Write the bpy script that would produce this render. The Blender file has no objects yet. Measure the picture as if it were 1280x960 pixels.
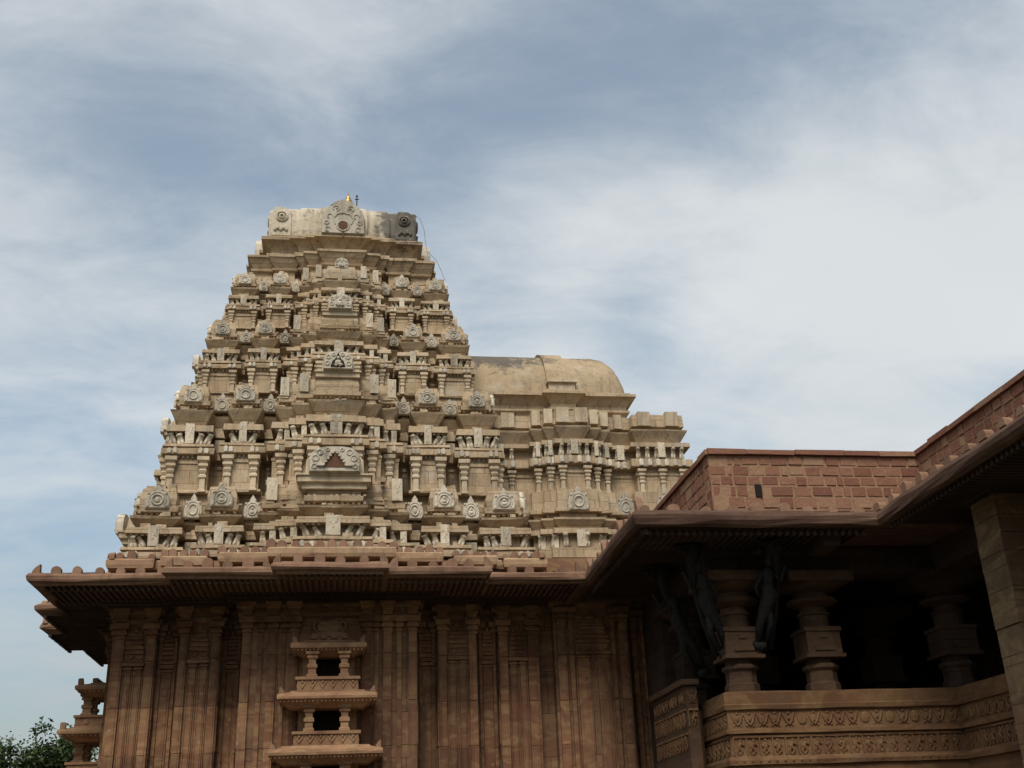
import bpy, bmesh, math, random
from mathutils import Vector, Matrix
random.seed(7)
S = bpy.context.scene
COL = S.collection
R = math.radians
PI = math.pi

# ------------------------------------------------------------------ camera
CAMPOS = Vector((0, 0, 1.6))
FPX = 1392.0
def camera_axes():
    Z = Vector((510-640, -(-2750-480), FPX)).normalized()
    Y = Vector((430-640, -(1080-480), FPX))
    Y = (Y - Z*Y.dot(Z)).normalized()
    X = Y.cross(Z)
    if X.x < 0: X = -X
    return X, Y, Z                       # world axes in (right, up, forward)
AX, AY, AZ = camera_axes()
right = Vector((AX.x, AY.x, AZ.x)); up = Vector((AX.y, AY.y, AZ.y)); fwd = Vector((AX.z, AY.z, AZ.z))
cam = bpy.data.cameras.new('camera'); camo = bpy.data.objects.new('camera', cam); COL.objects.link(camo)
cam.sensor_width = 36; cam.lens = FPX/1280*36; cam.clip_start = .1; cam.clip_end = 5000
m = Matrix((right, up, -fwd)).transposed().to_4x4(); m.translation = CAMPOS
camo.matrix_world = m
S.camera = camo
def pixdir(x, y):
    return (right*(x-640) + up*(480-y) + fwd*FPX).normalized()

# ------------------------------------------------------------------ world, sun, exposure
SUN_EL, SUN_AZ = 52, 200          # azimuth clockwise from +Y: behind the camera, to the left
world = bpy.data.worlds.new('World'); S.world = world; world.use_nodes = True
wt = world.node_tree; wt.nodes.clear()
def wn(t, **k):
    n = wt.nodes.new(t)
    for a, b in k.items(): setattr(n, a, b)
    return n
def build_sky():
    L = wt.links
    out = wn('ShaderNodeOutputWorld'); bg = wn('ShaderNodeBackground'); bg.inputs['Strength'].default_value = .067
    sky = wn('ShaderNodeTexSky', sky_type='NISHITA', sun_disc=False, sun_elevation=R(SUN_EL), sun_rotation=R(SUN_AZ))
    sky.air_density = 1.0; sky.dust_density = 1.5; sky.ozone_density = 1.0
    tc = wn('ShaderNodeTexCoord')
    sep = wn('ShaderNodeSeparateXYZ'); L.new(tc.outputs['Generated'], sep.inputs[0])
    def M(op, a, b=None, c=None):
        n = wn('ShaderNodeMath', operation=op)
        for i, v in enumerate((a, b, c)):
            if v is None: continue
            if hasattr(v, 'default_value'): L.new(v, n.inputs[i])
            else: n.inputs[i].default_value = v
        return n.outputs[0]
    den = M('ADD', M('MAXIMUM', sep.outputs[2], 0.0), .22)
    u = M('DIVIDE', sep.outputs[0], den); v = M('DIVIDE', sep.outputs[1], den)
    cmb = wn('ShaderNodeCombineXYZ'); L.new(u, cmb.inputs[0]); L.new(v, cmb.inputs[1])
    mp = wn('ShaderNodeMapping'); mp.inputs['Rotation'].default_value = (0, 0, R(-38)); mp.inputs['Scale'].default_value = (1.0, 1.6, 1); mp.inputs['Location'].default_value = (3.1, 1.7, .4)
    L.new(cmb.outputs[0], mp.inputs[0])
    def noise(sc, det, rough, dist):
        n = wn('ShaderNodeTexNoise'); n.inputs['Scale'].default_value = sc; n.inputs['Detail'].default_value = det
        n.inputs['Roughness'].default_value = rough; n.inputs['Distortion'].default_value = dist
        L.new(mp.outputs[0], n.inputs['Vector']); return n.outputs['Fac']
    n1 = noise(1.25, 8, .55, .45); n2 = noise(3.2, 10, .62, .6); n3 = noise(.8, 4, .5, .2)
    dens = M('MULTIPLY_ADD', n1, 1.35, -.675); dens = M('MULTIPLY_ADD', n2, 1.0, dens); dens = M('MULTIPLY_ADD', noise(9.0, 6, .6, .4), .36, dens); dens = M('ADD', dens, -.20)
    # banks of cloud and gaps between them, by direction
    for (x, y, k, a) in [(215,160,110,-.38),(110,210,260,-.16),(600,150,150,-.14),(560,60,260,.12),(800,170,400,.10),(700,40,110,-.10),(850,60,150,-.14),(500,70,200,-.06),(470,190,300,-.10),(960,100,160,-.18),
                         (800,395,700,-.34),(620,390,700,-.18),(30,640,110,-.34),(100,600,300,-.14),(0,510,400,-.1),
                         (1150,20,140,-.26),(1280,60,300,-.12),(1010,240,70,.30),(1200,190,90,.22),(560,560,100,.1),(330,300,400,.16),(40,300,200,.24),(150,400,120,.24),(420,110,500,.12),(1050,480,60,.26),(100,20,150,.16),(660,300,250,.26),(350,40,300,.10),(60,850,60,.02)]:
        d = pixdir(x, y)
        dt = wn('ShaderNodeVectorMath', operation='DOT_PRODUCT'); L.new(tc.outputs['Generated'], dt.inputs[0]); dt.inputs[1].default_value = d
        e = M('EXPONENT', M('MULTIPLY', M('SUBTRACT', dt.outputs['Value'], 1.0), float(k)))
        dens = M('MULTIPLY_ADD', e, a, dens)
    mr = wn('ShaderNodeMapRange', interpolation_type='SMOOTHSTEP'); L.new(dens, mr.inputs['Value'])
    mr.inputs['From Min'].default_value = -.12; mr.inputs['From Max'].default_value = .92
    mr.inputs['To Min'].default_value = .22; mr.inputs['To Max'].default_value = .97
    # cloud brightness varies softly
    cr = wn('ShaderNodeValToRGB'); L.new(n3, cr.inputs[0])
    cr.color_ramp.elements[0].position = .3; cr.color_ramp.elements[0].color = (4.5, 4.75, 4.88, 1)
    cr.color_ramp.elements[1].position = .7; cr.color_ramp.elements[1].color = (5.2, 5.4, 5.5, 1)
    tint = wn('ShaderNodeMix', data_type='RGBA', blend_type='MULTIPLY'); tint.inputs['Factor'].default_value = 1
    L.new(sky.outputs[0], tint.inputs['A']); tint.inputs['B'].default_value = (SKYT[0], SKYT[1], SKYT[2], 1)
    mix = wn('ShaderNodeMix', data_type='RGBA'); L.new(mr.outputs[0], mix.inputs['Factor'])
    L.new(tint.outputs['Result'], mix.inputs['A']); L.new(cr.outputs[0], mix.inputs['B'])
    low = wn('ShaderNodeMapRange', interpolation_type='SMOOTHSTEP'); L.new(sep.outputs[2], low.inputs['Value'])
    low.inputs['From Min'].default_value = .02; low.inputs['From Max'].default_value = .36; low.inputs['To Min'].default_value = .60; low.inputs['To Max'].default_value = 1.0
    dim = wn('ShaderNodeVectorMath', operation='SCALE'); L.new(mix.outputs['Result'], dim.inputs[0]); L.new(low.outputs[0], dim.inputs['Scale'])
    L.new(dim.outputs[0], bg.inputs['Color']); L.new(bg.outputs[0], out.inputs[0])
SKYT = (1.05, 1.08, .95)
build_sky()
sun = bpy.data.lights.new('sun', 'SUN'); sun.energy = 1.5; sun.angle = R(32); sun.color = (1, .94, .84)
suno = bpy.data.objects.new('sun', sun); COL.objects.link(suno)
sd = Vector((math.sin(R(SUN_AZ))*math.cos(R(SUN_EL)), math.cos(R(SUN_AZ))*math.cos(R(SUN_EL)), math.sin(R(SUN_EL))))
suno.rotation_euler = sd.to_track_quat('Z', 'Y').to_euler()
suno.location = (-10, -10, 40)
S.view_settings.view_transform = 'Standard'; S.view_settings.look = 'None'; S.view_settings.gamma = 1
S.view_settings.exposure = 1.16; S.view_settings.use_curve_mapping = False

# ------------------------------------------------------------------ materials
class NT:
    def __init__(s, name):
        s.m = bpy.data.materials.new(name); s.m.use_nodes = True; s.t = s.m.node_tree; s.t.nodes.clear()
        s.out = s.n('ShaderNodeOutputMaterial'); s.b = s.n('ShaderNodeBsdfPrincipled'); s.l(s.b.outputs[0], s.out.inputs[0])
        s.b.inputs['Roughness'].default_value = .93
        s.b.inputs['Specular IOR Level'].default_value = .2
        s.geo = s.n('ShaderNodeNewGeometry'); s.oi = s.n('ShaderNodeObjectInfo')
    def n(s, t, **k):
        n = s.t.nodes.new(t)
        for a, b in k.items(): setattr(n, a, b)
        return n
    def l(s, a, b): s.t.links.new(a, b)
    def math(s, op, a, b=None, c=None):
        n = s.n('ShaderNodeMath', operation=op)
        for i, v in enumerate((a, b, c)):
            if v is None: continue
            if hasattr(v, 'default_value'): s.l(v, n.inputs[i])
            else: n.inputs[i].default_value = v
        return n.outputs[0]
    def noise(s, sc, det=4, rough=.6, dist=0, vec=None, mscale=None, rot=None):
        n = s.n('ShaderNodeTexNoise'); n.inputs['Scale'].default_value = sc; n.inputs['Detail'].default_value = det
        n.inputs['Roughness'].default_value = rough; n.inputs['Distortion'].default_value = dist
        v = vec or s.geo.outputs['Position']
        if mscale or rot:
            mp = s.n('ShaderNodeMapping'); s.l(v, mp.inputs[0])
            if mscale: mp.inputs['Scale'].default_value = mscale
            if rot: mp.inputs['Rotation'].default_value = rot
            v = mp.outputs[0]
        s.l(v, n.inputs['Vector']); return n.outputs['Fac']
    def ramp(s, fac, stops):
        r = s.n('ShaderNodeValToRGB'); s.l(fac, r.inputs[0]); e = r.color_ramp.elements
        while len(e) < len(stops): e.new(.5)
        for i, (p, c) in enumerate(stops):
            e[i].position = p; e[i].color = (c[0], c[1], c[2], 1) if hasattr(c, '__len__') else (c, c, c, 1)
        return r.outputs[0]
    def mix(s, fac, a, b, mode='MIX'):
        n = s.n('ShaderNodeMix', data_type='RGBA', blend_type=mode)
        for k, v in (('Factor', fac), ('A', a), ('B', b)):
            if hasattr(v, 'default_value'): s.l(v, n.inputs[k])
            elif k == 'Factor': n.inputs[k].default_value = v
            else: n.inputs[k].default_value = (v[0], v[1], v[2], 1)
        return n.outputs['Result']
    def objtone(s, col, amt):
        f = s.math('MULTIPLY_ADD', s.oi.outputs['Random'], 2*amt, 1-amt)
        c = s.n('ShaderNodeCombineColor')
        for i in range(3): s.l(f, c.inputs[i])
        return s.mix(1.0, col, c.outputs[0], 'MULTIPLY')
    def bump(s, h, strength=.5, dist=.02, prev=None):
        b = s.n('ShaderNodeBump'); b.inputs['Strength'].default_value = strength; b.inputs['Distance'].default_value = dist
        s.l(h, b.inputs['Height'])
        if prev: s.l(prev, b.inputs['Normal'])
        return b.outputs[0]
    def facing_uv(s):
        # (x + y, z): runs along both the walls that face +-Y and those that face +-X
        sp = s.n('ShaderNodeSeparateXYZ'); s.l(s.geo.outputs['Position'], sp.inputs[0])
        c = s.n('ShaderNodeCombineXYZ'); s.l(s.math('ADD', sp.outputs[0], sp.outputs[1]), c.inputs[0]); s.l(sp.outputs[2], c.inputs[1])
        return c.outputs[0]
    def near(s, p, r0, r1):
        d = s.n('ShaderNodeVectorMath', operation='DISTANCE'); s.l(s.geo.outputs['Position'], d.inputs[0]); d.inputs[1].default_value = p
        m = s.n('ShaderNodeMapRange'); s.l(d.outputs['Value'], m.inputs['Value'])
        m.inputs['From Min'].default_value = r0; m.inputs['From Max'].default_value = r1
        m.inputs['To Min'].default_value = 1; m.inputs['To Max'].default_value = 0
        return m.outputs[0]

def tower_stone(name, ca, cb, cc, lichen=.62, tone=.14, joints=True, spots=()):
    t = NT(name)
    c = t.ramp(t.noise(.9, 6, .65, .4), [(.32, ca), (.5, cb), (.7, cc)])
    c = t.mix(t.ramp(t.noise(7, 5, .7), [(.35, 0), (.75, .5)]), c, tuple(x*.62 for x in cb))
    streak = t.ramp(t.noise(1.9, 6, .7, .3, mscale=(2.2, 2.2, .35)), [(.50, 0), (.70, .7)])
    c = t.mix(streak, c, (.17, .13, .09))
    lich = t.noise(2.3, 8, .75, .6)
    for (p, r0, r1, amt) in spots:
        lich = t.math('MULTIPLY_ADD', t.near(p, r0, r1), amt, lich)
    c = t.mix(t.ramp(lich, [(lichen-.03, 0), (lichen+.09, .85)]), c, (.075, .07, .065))
    c = t.mix(t.ramp(t.noise(1.1, 4, .6, vec=None, mscale=(1, 1, 1.7)), [(.58, 0), (.72, .5)]), c, (.46, .42, .36))
    c = t.objtone(c, tone)
    nb = t.bump(t.noise(14, 6, .7), .55, .03)
    if joints:
        br = t.n('ShaderNodeTexBrick'); t.l(t.facing_uv(), br.inputs['Vector'])
        br.inputs['Scale'].default_value = 1; br.inputs['Brick Width'].default_value = .62; br.inputs['Row Height'].default_value = .33
        br.inputs['Mortar Size'].default_value = .008; br.inputs['Mortar Smooth'].default_value = .4
        br.inputs['Color1'].default_value = (1, 1, 1, 1); br.inputs['Color2'].default_value = (.82, .82, .82, 1); br.inputs['Mortar'].default_value = (.45, .42, .4, 1)
        c = t.mix(1.0, c, br.outputs['Color'], 'MULTIPLY')
        nb = t.bump(br.outputs['Fac'], -.5, .02, nb)
    t.l(c, t.b.inputs['Base Color']); t.l(nb, t.b.inputs['Normal'])
    return t.m

TOPSPOT = [((1.4, 28.1, 18.8), .5, 1.2, .26), ((-.9, 28.0, 19.3), .2, .8, .10), ((1.2, 27.6, 17.2), .3, 1.0, .12)]
M_TOWER = tower_stone('tan_weathered_stone', (.38, .275, .17), (.465, .35, .228), (.53, .425, .30), .66, .04, True, TOPSPOT)
M_PIECE = tower_stone('tan_carved_stone', (.42, .325, .22), (.50, .40, .28), (.56, .47, .35), .66, .13, False, TOPSPOT)
M_WHITE = tower_stone('pale_plaster_carving', (.44, .385, .30), (.53, .475, .385), (.60, .55, .46), .585, .24, False)
M_CARVE = tower_stone('weathered_carving', (.43, .36, .265), (.51, .44, .335), (.58, .515, .415), .61, .22, False, TOPSPOT)
M_VAULT = tower_stone('vault_render', (.33, .25, .155), (.385, .295, .19), (.44, .345, .23), .60, .02, False,
                      [((4.4, 28.5, 15.0), .3, 1.5, .24), ((3.3, 28.4, 14.9), .2, 1.1, .20), ((6.6, 28.8, 15.0), .2, 1.0, .18)])

def red_stone(name, ca, cb, cc, tone=.16, veins=.5, joints=None, spots=True, blocks=False):
    t = NT(name)
    c = t.ramp(t.noise(.8, 5, .6, .5), [(.3, ca), (.5, cb), (.72, cc)])
    off = t.n('ShaderNodeVectorMath', operation='ADD'); t.l(t.geo.outputs['Position'], off.inputs[0])
    cz = t.n('ShaderNodeCombineXYZ'); t.l(t.math('MULTIPLY', t.oi.outputs['Random'], 3.0), cz.inputs[2]); t.l(cz.outputs[0], off.inputs[1])
    band = t.noise(1.0, 5, .55, .9, vec=off.outputs[0], mscale=(.38, .38, 1.25), rot=(R(6), R(14), 0))
    vf = t.math('MULTIPLY', t.ramp(band, [(.40, 0), (.46, .9), (.50, .15), (.56, .2), (.60, 1), (.66, .3), (.74, 0)]), veins)
    c = t.mix(vf, c, tuple(x*k for x, k in zip(cc, (1.08, 1.16, 1.05))))
    c = t.mix(t.ramp(t.noise(1.9, 6, .7, .8, mscale=(1, 1, .6)), [(.52, 0), (.68, .65)]), c, (.10, .06, .045))
    c = t.mix(t.ramp(t.noise(9, 5, .75), [(.4, 0), (.75, .4)]), c, tuple(x*.55 for x in cb))
    if spots:
        vo = t.n('ShaderNodeTexVoronoi'); vo.inputs['Scale'].default_value = 2.6; t.l(off.outputs[0], vo.inputs['Vector'])
        c = t.mix(t.ramp(vo.outputs['Distance'], [(.07, .5), (.12, 0)]), c, (.36, .29, .2))
    if blocks:
        bk = t.n('ShaderNodeTexBrick'); t.l(t.facing_uv(), bk.inputs['Vector']); bk.offset = .37
        bk.inputs['Scale'].default_value = 1; bk.inputs['Brick Width'].default_value = 1.9; bk.inputs['Row Height'].default_value = 1.0; bk.inputs['Mortar Size'].default_value = .004
        bk.inputs['Color1'].default_value = (1.10, 1.04, .97, 1); bk.inputs['Color2'].default_value = (.60, .57, .58, 1); bk.inputs['Mortar'].default_value = (.5, .48, .46, 1)
        c = t.mix(1.0, c, bk.outputs['Color'], 'MULTIPLY')
    c = t.objtone(c, tone)
    nb = t.bump(t.noise(11, 6, .7), .35, .02)
    if joints:
        br = t.n('ShaderNodeTexBrick'); t.l(t.facing_uv(), br.inputs['Vector'])
        br.inputs['Scale'].default_value = 1; br.inputs['Brick Width'].default_value = joints[0]; br.inputs['Row Height'].default_value = joints[1]
        br.inputs['Mortar Size'].default_value = .009; br.inputs['Mortar Smooth'].default_value = .3
        br.inputs['Color1'].default_value = (1, 1, 1, 1); br.inputs['Color2'].default_value = (.72, .75, .78, 1); br.inputs['Mortar'].default_value = (.35, .33, .32, 1)
        c = t.mix(1.0, c, br.outputs['Color'], 'MULTIPLY'); nb = t.bump(br.outputs['Fac'], -.6, .02, nb)
    t.l(c, t.b.inputs['Base Color']); t.l(nb, t.b.inputs['Normal'])
    return t.m
M_WALL = red_stone('red_sandstone_wall', (.155, .073, .045), (.23, .114, .069), (.305, .182, .108), .16, .9, None, True, True)
M_WALLJ = red_stone('red_sandstone_ashlar', (.15, .07, .042), (.21, .105, .062), (.28, .165, .095), .05, .8, (1.4, .95))
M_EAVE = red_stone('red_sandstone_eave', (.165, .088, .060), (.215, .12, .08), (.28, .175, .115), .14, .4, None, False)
M_PARA = red_stone('tan_red_parapet_stone', (.25, .14, .09), (.32, .20, .125), (.38, .27, .17), .14, .6, None, False)
M_SOFFIT = red_stone('shade_toned_eave_underside', (.04, .024, .018), (.055, .033, .024), (.075, .047, .033), .05, .2, None, False)  # shadow under the eaves is put into this dark colour
M_PIER = red_stone('banded_pier_stone', (.105, .06, .034), (.145, .088, .05), (.21, .14, .08), .14, 1.0, (3.1, .62), False)
M_FRIEZE = red_stone('carved_orange_sandstone', (.19, .10, .06), (.26, .14, .082), (.32, .195, .115), .15, .7, None, False)
M_BENCH = red_stone('dark_carved_sandstone', (.082, .040, .021), (.12, .06, .03), (.18, .10, .054), .12, .8, None, False)  # same kind of carved stone as the balconies, in a darker tone
M_HEAVE = red_stone('shade_toned_red_eave', (.065, .035, .026), (.09, .05, .036), (.13, .077, .054), .1, .4, None, False)  # darker copy of the eave stone; the hall eave's unlit look is painted in
M_PILLAR = red_stone('shade_toned_pillar', (.05, .027, .017), (.075, .042, .026), (.11, .066, .04), .1, .6, None, False)  # colour lowered to carry the deep shade under the hall eave
M_HALL = red_stone('shade_toned_hall_stone', (.045, .028, .021), (.065, .04, .029), (.09, .058, .042), .1, .3, (1.2, .6), False)  # dimness of the hall interior is painted into this near-black stone

def masonry():
    t = NT('coursed_red_masonry')
    a = t.n('ShaderNodeAttribute', attribute_name='tone')
    c = t.ramp(a.outputs['Fac'], [(0, (.165, .066, .044)), (.35, (.22, .098, .064)), (.6, (.265, .132, .083)), (.85, (.32, .19, .115)), (1, (.32, .20, .12))])
    c = t.mix(t.ramp(t.noise(6, 6, .7), [(.35, 0), (.75, .55)]), c, (.15, .085, .062))
    c = t.mix(t.ramp(t.noise(3.2, 5, .65, .5), [(.6, 0), (.75, .4)]), c, (.30, .19, .115))
    t.l(c, t.b.inputs['Base Color']); t.l(t.bump(t.noise(12, 6, .75), .8, .04), t.b.inputs['Normal']); return t.m
M_MASON = masonry()
def flat(name, ca, cb, sc=5, rough=.9, metal=0, bump=.4):
    t = NT(name); c = t.ramp(t.noise(sc, 5, .65), [(.3, ca), (.7, cb)]); c = t.objtone(c, .06)
    t.l(c, t.b.inputs['Base Color']); t.b.inputs['Roughness'].default_value = rough; t.b.inputs['Metallic'].default_value = metal
    t.l(t.bump(t.noise(sc*3, 5, .7), bump, .02), t.b.inputs['Normal']); return t.m
M_BASALT = flat('black_basalt', (.010, .010, .010), (.030, .029, .028), 14, .75, 0, 1.0)
M_DARK = flat('painted_opening_dark', (.012, .009, .008), (.02, .016, .013), 3)  # near-black colour painted in for the shade inside openings
M_RUST = flat('brown_clay_hollow', (.09, .045, .03), (.13, .065, .04), 8)
M_GOLD = flat('gilded_finial', (.35, .22, .07), (.5, .33, .11), 9, .35, .8, .1)
M_IRON = flat('dark_iron', (.03, .03, .03), (.06, .055, .05), 9, .6, .3)
M_GROUND = flat('dry_grass_earth', (.035, .045, .018), (.075, .07, .04), .6, .95)
M_PAVE = flat('platform_granite', (.09, .072, .055), (.14, .11, .085), 2.2, .95)
M_BARK = flat('tree_bark', (.05, .04, .03), (.09, .07, .05), 6)
def leafmat():
    t = NT('leaf_green'); c = t.ramp(t.noise(.7, 4, .6), [(.3, (.030, .045, .016)), (.55, (.050, .075, .025)), (.75, (.085, .105, .045))])
    t.l(c, t.b.inputs['Base Color']); t.b.inputs['Roughness'].default_value = .6; return t.m
M_LEAF = leafmat()

# ------------------------------------------------------------------ object helpers
def link(name, mesh, mat, parent=None, loc=None):
    if mat is not None and not mesh.materials: mesh.materials.append(mat)
    o = bpy.data.objects.new(name, mesh); COL.objects.link(o)
    if parent is not None:
        o.parent = parent
        if parent.parent is None: o.matrix_parent_inverse = Matrix.Translation(-parent.location)
    if loc is not None: o.location = loc
    return o
def thing(name, label, cat, loc, group=None):
    o = bpy.data.objects.new(name, None); COL.objects.link(o); o.location = loc; o.empty_display_size = .3
    o['label'] = label; o['category'] = cat
    if group: o['group'] = group
    return o
def inst(name, mesh, parent, loc, rz=0, sc=(1, 1, 1), rx=0, ry=0):
    o = bpy.data.objects.new(name, mesh); COL.objects.link(o); o.parent = parent
    if parent.parent is None: o.matrix_parent_inverse = Matrix.Translation(-parent.location)
    o.location = loc; o.rotation_euler = (rx, ry, rz); o.scale = sc if hasattr(sc, '__len__') else (sc, sc, sc)
    return o

class MB:
    def __init__(s): s.v = []; s.f = []; s.tone = []
    def add(s, vs, fs, tone=None):
        b = len(s.v); s.v += [tuple(v) for v in vs]; s.f += [tuple(i+b for i in f) for f in fs]
        if tone is not None:
            s.tone += [0.0]*(len(s.f)-len(fs)-len(s.tone)); s.tone += [tone]*len(fs)
    def box(s, x0, x1, y0, y1, z0, z1, j=0, tone=None, taper=0):
        q = lambda: random.uniform(-j, j)
        t = taper
        vs = [(x0+q(), y0+q(), z0+q()), (x1+q(), y0+q(), z0+q()), (x1+q(), y1+q(), z0+q()), (x0+q(), y1+q(), z0+q()),
              (x0+t+q(), y0+t+q(), z1+q()), (x1-t+q(), y0+t+q(), z1+q()), (x1-t+q(), y1-t+q(), z1+q()), (x0+t+q(), y1-t+q(), z1+q())]
        s.add(vs, [(0, 3, 2, 1), (4, 5, 6, 7), (0, 1, 5, 4), (1, 2, 6, 5), (2, 3, 7, 6), (3, 0, 4, 7)], tone)
    def prism(s, pts, y0, y1, inset=0):
        # pts: outline in x,z (counter-clockwise seen from -Y); front at y0, back at y1
        n = len(pts); cx = sum(p[0] for p in pts)/n; cz = sum(p[1] for p in pts)/n
        fr = [(p[0], y0, p[1]) for p in pts]
        if inset:
            fr2 = [(cx+(p[0]-cx)*(1-inset), y0, cz+(p[1]-cz)*(1-inset)) for p in pts]
            mid = [(p[0], y0+(y1-y0)*.3, p[1]) for p in pts]; bk = [(p[0], y1, p[1]) for p in pts]
            vs = fr2+mid+bk; fs = [tuple(range(n))]
            for a in (0, n): fs += [(a+(i+1) % n, a+i, a+n+i, a+n+(i+1) % n) for i in range(n)]
            fs.append(tuple(reversed(range(2*n, 3*n))))
        else:
            bk = [(p[0], y1, p[1]) for p in pts]; vs = fr+bk
            fs = [tuple(range(n)), tuple(reversed(range(n, 2*n)))]+[((i+1) % n, i, n+i, n+(i+1) % n) for i in range(n)]
        s.add(vs, fs)
    def sweep(s, plan, prof, seg=0, j=0, cap0=False, cap1=True):
        # rectilinear plan (counter-clockwise), profile of (outward offset, z) from bottom to top
        n = len(plan); pts = []
        for i in range(n):
            p, a, b = Vector(plan[i]), Vector(plan[i-1]), Vector(plan[(i+1) % n])
            e1 = (p-a).normalized(); e2 = (b-p).normalized()
            n1 = Vector((e1.y, -e1.x)); n2 = Vector((e2.y, -e2.x))
            off = n1+n2 if abs(n1.dot(n2)) < .9 else n1
            pts.append((p, off))
            L = (b-p).length
            k = int(L/seg) if seg else 0
            for q in range(1, k): pts.append((p+(b-p)*(q/k), n2, ) )
        n = len(pts); base = len(s.v)
        jj = [random.uniform(-j, j) for _ in range(n)]
        for (o, z) in prof:
            for i, (p, off) in enumerate(pts):
                d = o+jj[i]*.5+random.uniform(-j, j)*.6; s.v.append((p.x+off.x*d, p.y+off.y*d, z+random.uniform(-j, j)*.7))
        for r in range(len(prof)-1):
            for i in range(n):
                k = (i+1) % n; a = base+r*n
                s.f.append((a+i, a+k, a+n+k, a+n+i))
        if cap1: s.f.append(tuple(base+(len(prof)-1)*n+i for i in range(n)))
        if cap0: s.f.append(tuple(base+i for i in reversed(range(n))))
    def lathe(s, prof, n=16, c=(0, 0), squash=1.0):
        base = len(s.v)
        for (r, z) in prof:
            for i in range(n):
                a = 2*PI*(i+.5)/n; s.v.append((c[0]+r*math.cos(a), c[1]+r*math.sin(a)*squash, z))
        for q in range(len(prof)-1):
            for i in range(n):
                k = (i+1) % n; a = base+q*n; s.f.append((a+i, a+k, a+n+k, a+n+i))
        s.f.append(tuple(base+i for i in reversed(range(n)))); s.f.append(tuple(base+(len(prof)-1)*n+i for i in range(n)))
    def tube(s, pts, rad, n=6):
        base = len(s.v); N = len(pts); rad = rad if hasattr(rad, '__len__') else [rad]*N
        for i, p in enumerate(pts):
            p = Vector(p); a = Vector(pts[max(i-1, 0)]); b = Vector(pts[min(i+1, N-1)]); d = (b-a).normalized()
            u = d.orthogonal().normalized() if i == 0 else (lastu-d*lastu.dot(d)).normalized()
            lastu = u; w = d.cross(u)
            for k in range(n):
                t = 2*PI*k/n; s.v.append(tuple(p+(u*math.cos(t)+w*math.sin(t))*rad[i]))
        for i in range(N-1):
            for k in range(n):
                a = base+i*n; q = (k+1) % n; s.f.append((a+k, a+q, a+n+q, a+n+k))
        s.f.append(tuple(base+k for k in reversed(range(n)))); s.f.append(tuple(base+(N-1)*n+k for k in range(n)))
    def ball(s, c, r, n=8, m=5):
        r = r if hasattr(r, '__len__') else (r, r, r); base = len(s.v)
        for i in range(m+1):
            th = PI*i/m
            for k in range(n):
                ph = 2*PI*k/n; q = max(math.sin(th), .02)
                s.v.append((c[0]+r[0]*q*math.cos(ph), c[1]+r[1]*q*math.sin(ph), c[2]-r[2]*math.cos(th)))
        for i in range(m):
            for k in range(n):
                a = base+i*n; q = (k+1) % n; s.f.append((a+k, a+q, a+n+q, a+n+k))
    def ring(s, c, R_, r, n=14, m=5, a0=0, a1=2*PI, flat=1.0):
        # a raised ring lying in the x,z plane (facing -Y)
        full = abs(a1-a0-2*PI) < 1e-6; k = n if full else n+1
        pts = [(c[0]+R_*math.cos(a0+(a1-a0)*i/n), c[1], c[2]+R_*math.sin(a0+(a1-a0)*i/n)) for i in range(k)]
        if full: pts = pts+[pts[0]]
        s.tube(pts, r, m)
    def mesh(s, name, mat=None, smooth=False):
        me = bpy.data.meshes.new(name); me.from_pydata(s.v, [], s.f)
        if s.tone:
            s.tone += [0.5]*(len(s.f)-len(s.tone))
            at = me.attributes.new('tone', 'FLOAT', 'FACE'); at.data.foreach_set('value', s.tone)
        bm = bmesh.new(); bm.from_mesh(me)
        bmesh.ops.recalc_face_normals(bm, faces=bm.faces); bm.to_mesh(me); bm.free()
        if smooth:
            me.polygons.foreach_set('use_smooth', [True]*len(me.polygons))
        if mat: me.materials.append(mat)
        me.update(); return me
    def build(s, name, mat, parent=None, smooth=False): return link(name, s.mesh(name, mat, smooth), mat, parent)

def rot4(pt, k, cx, cy):
    x, y = pt
    for _ in range(k % 4): x, y = -y, x
    return (cx+x, cy+y)
def stepped_plan(w, spec, cx, cy, sc=None):
    """square of half width w whose four sides step out and in: spec = [(t0, t1, projection)...] from the middle to the corner"""
    sc = w if sc is None else sc
    half = []
    pr = None
    for (t0, t1, p) in spec:                       # walk from the middle to the corner
        half += [(t0*w, p*sc), (t1*w, p*sc)]
    half = half[1:]                                # drop the middle point
    right_half = [(t, -(w+p)) for t, p in half]
    last = right_half[-1]; right_half[-1] = None
    left_half = [(-t, y) for (t, y) in reversed(right_half[:-1])]
    side = left_half+right_half[:-1]               # without the corner vertex
    corner = (w, -w)
    pts = []
    for k in range(4):
        pts += [rot4(p, k, cx, cy) for p in side]+[rot4(corner, k, cx, cy)]
    out = []
    for p in pts:
        if not out or (abs(p[0]-out[-1][0])+abs(p[1]-out[-1][1])) > 1e-6: out.append(p)
    # drop collinear points
    res = []
    n = len(out)
    for i in range(n):
        a, b, c = out[i-1], out[i], out[(i+1) % n]
        if abs((b[0]-a[0])*(c[1]-b[1])-(b[1]-a[1])*(c[0]-b[0])) > 1e-9: res.append(b)
    return res
def side_place(k, t, d, z, cx, cy):
    """side 0 faces -Y, 1 faces +X, 3 faces -X; t along the side, d outward"""
    x, y = rot4((t, -d), k, cx, cy); return (x, y, z), k*PI/2
def jit(a): return random.uniform(-a, a)

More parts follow.
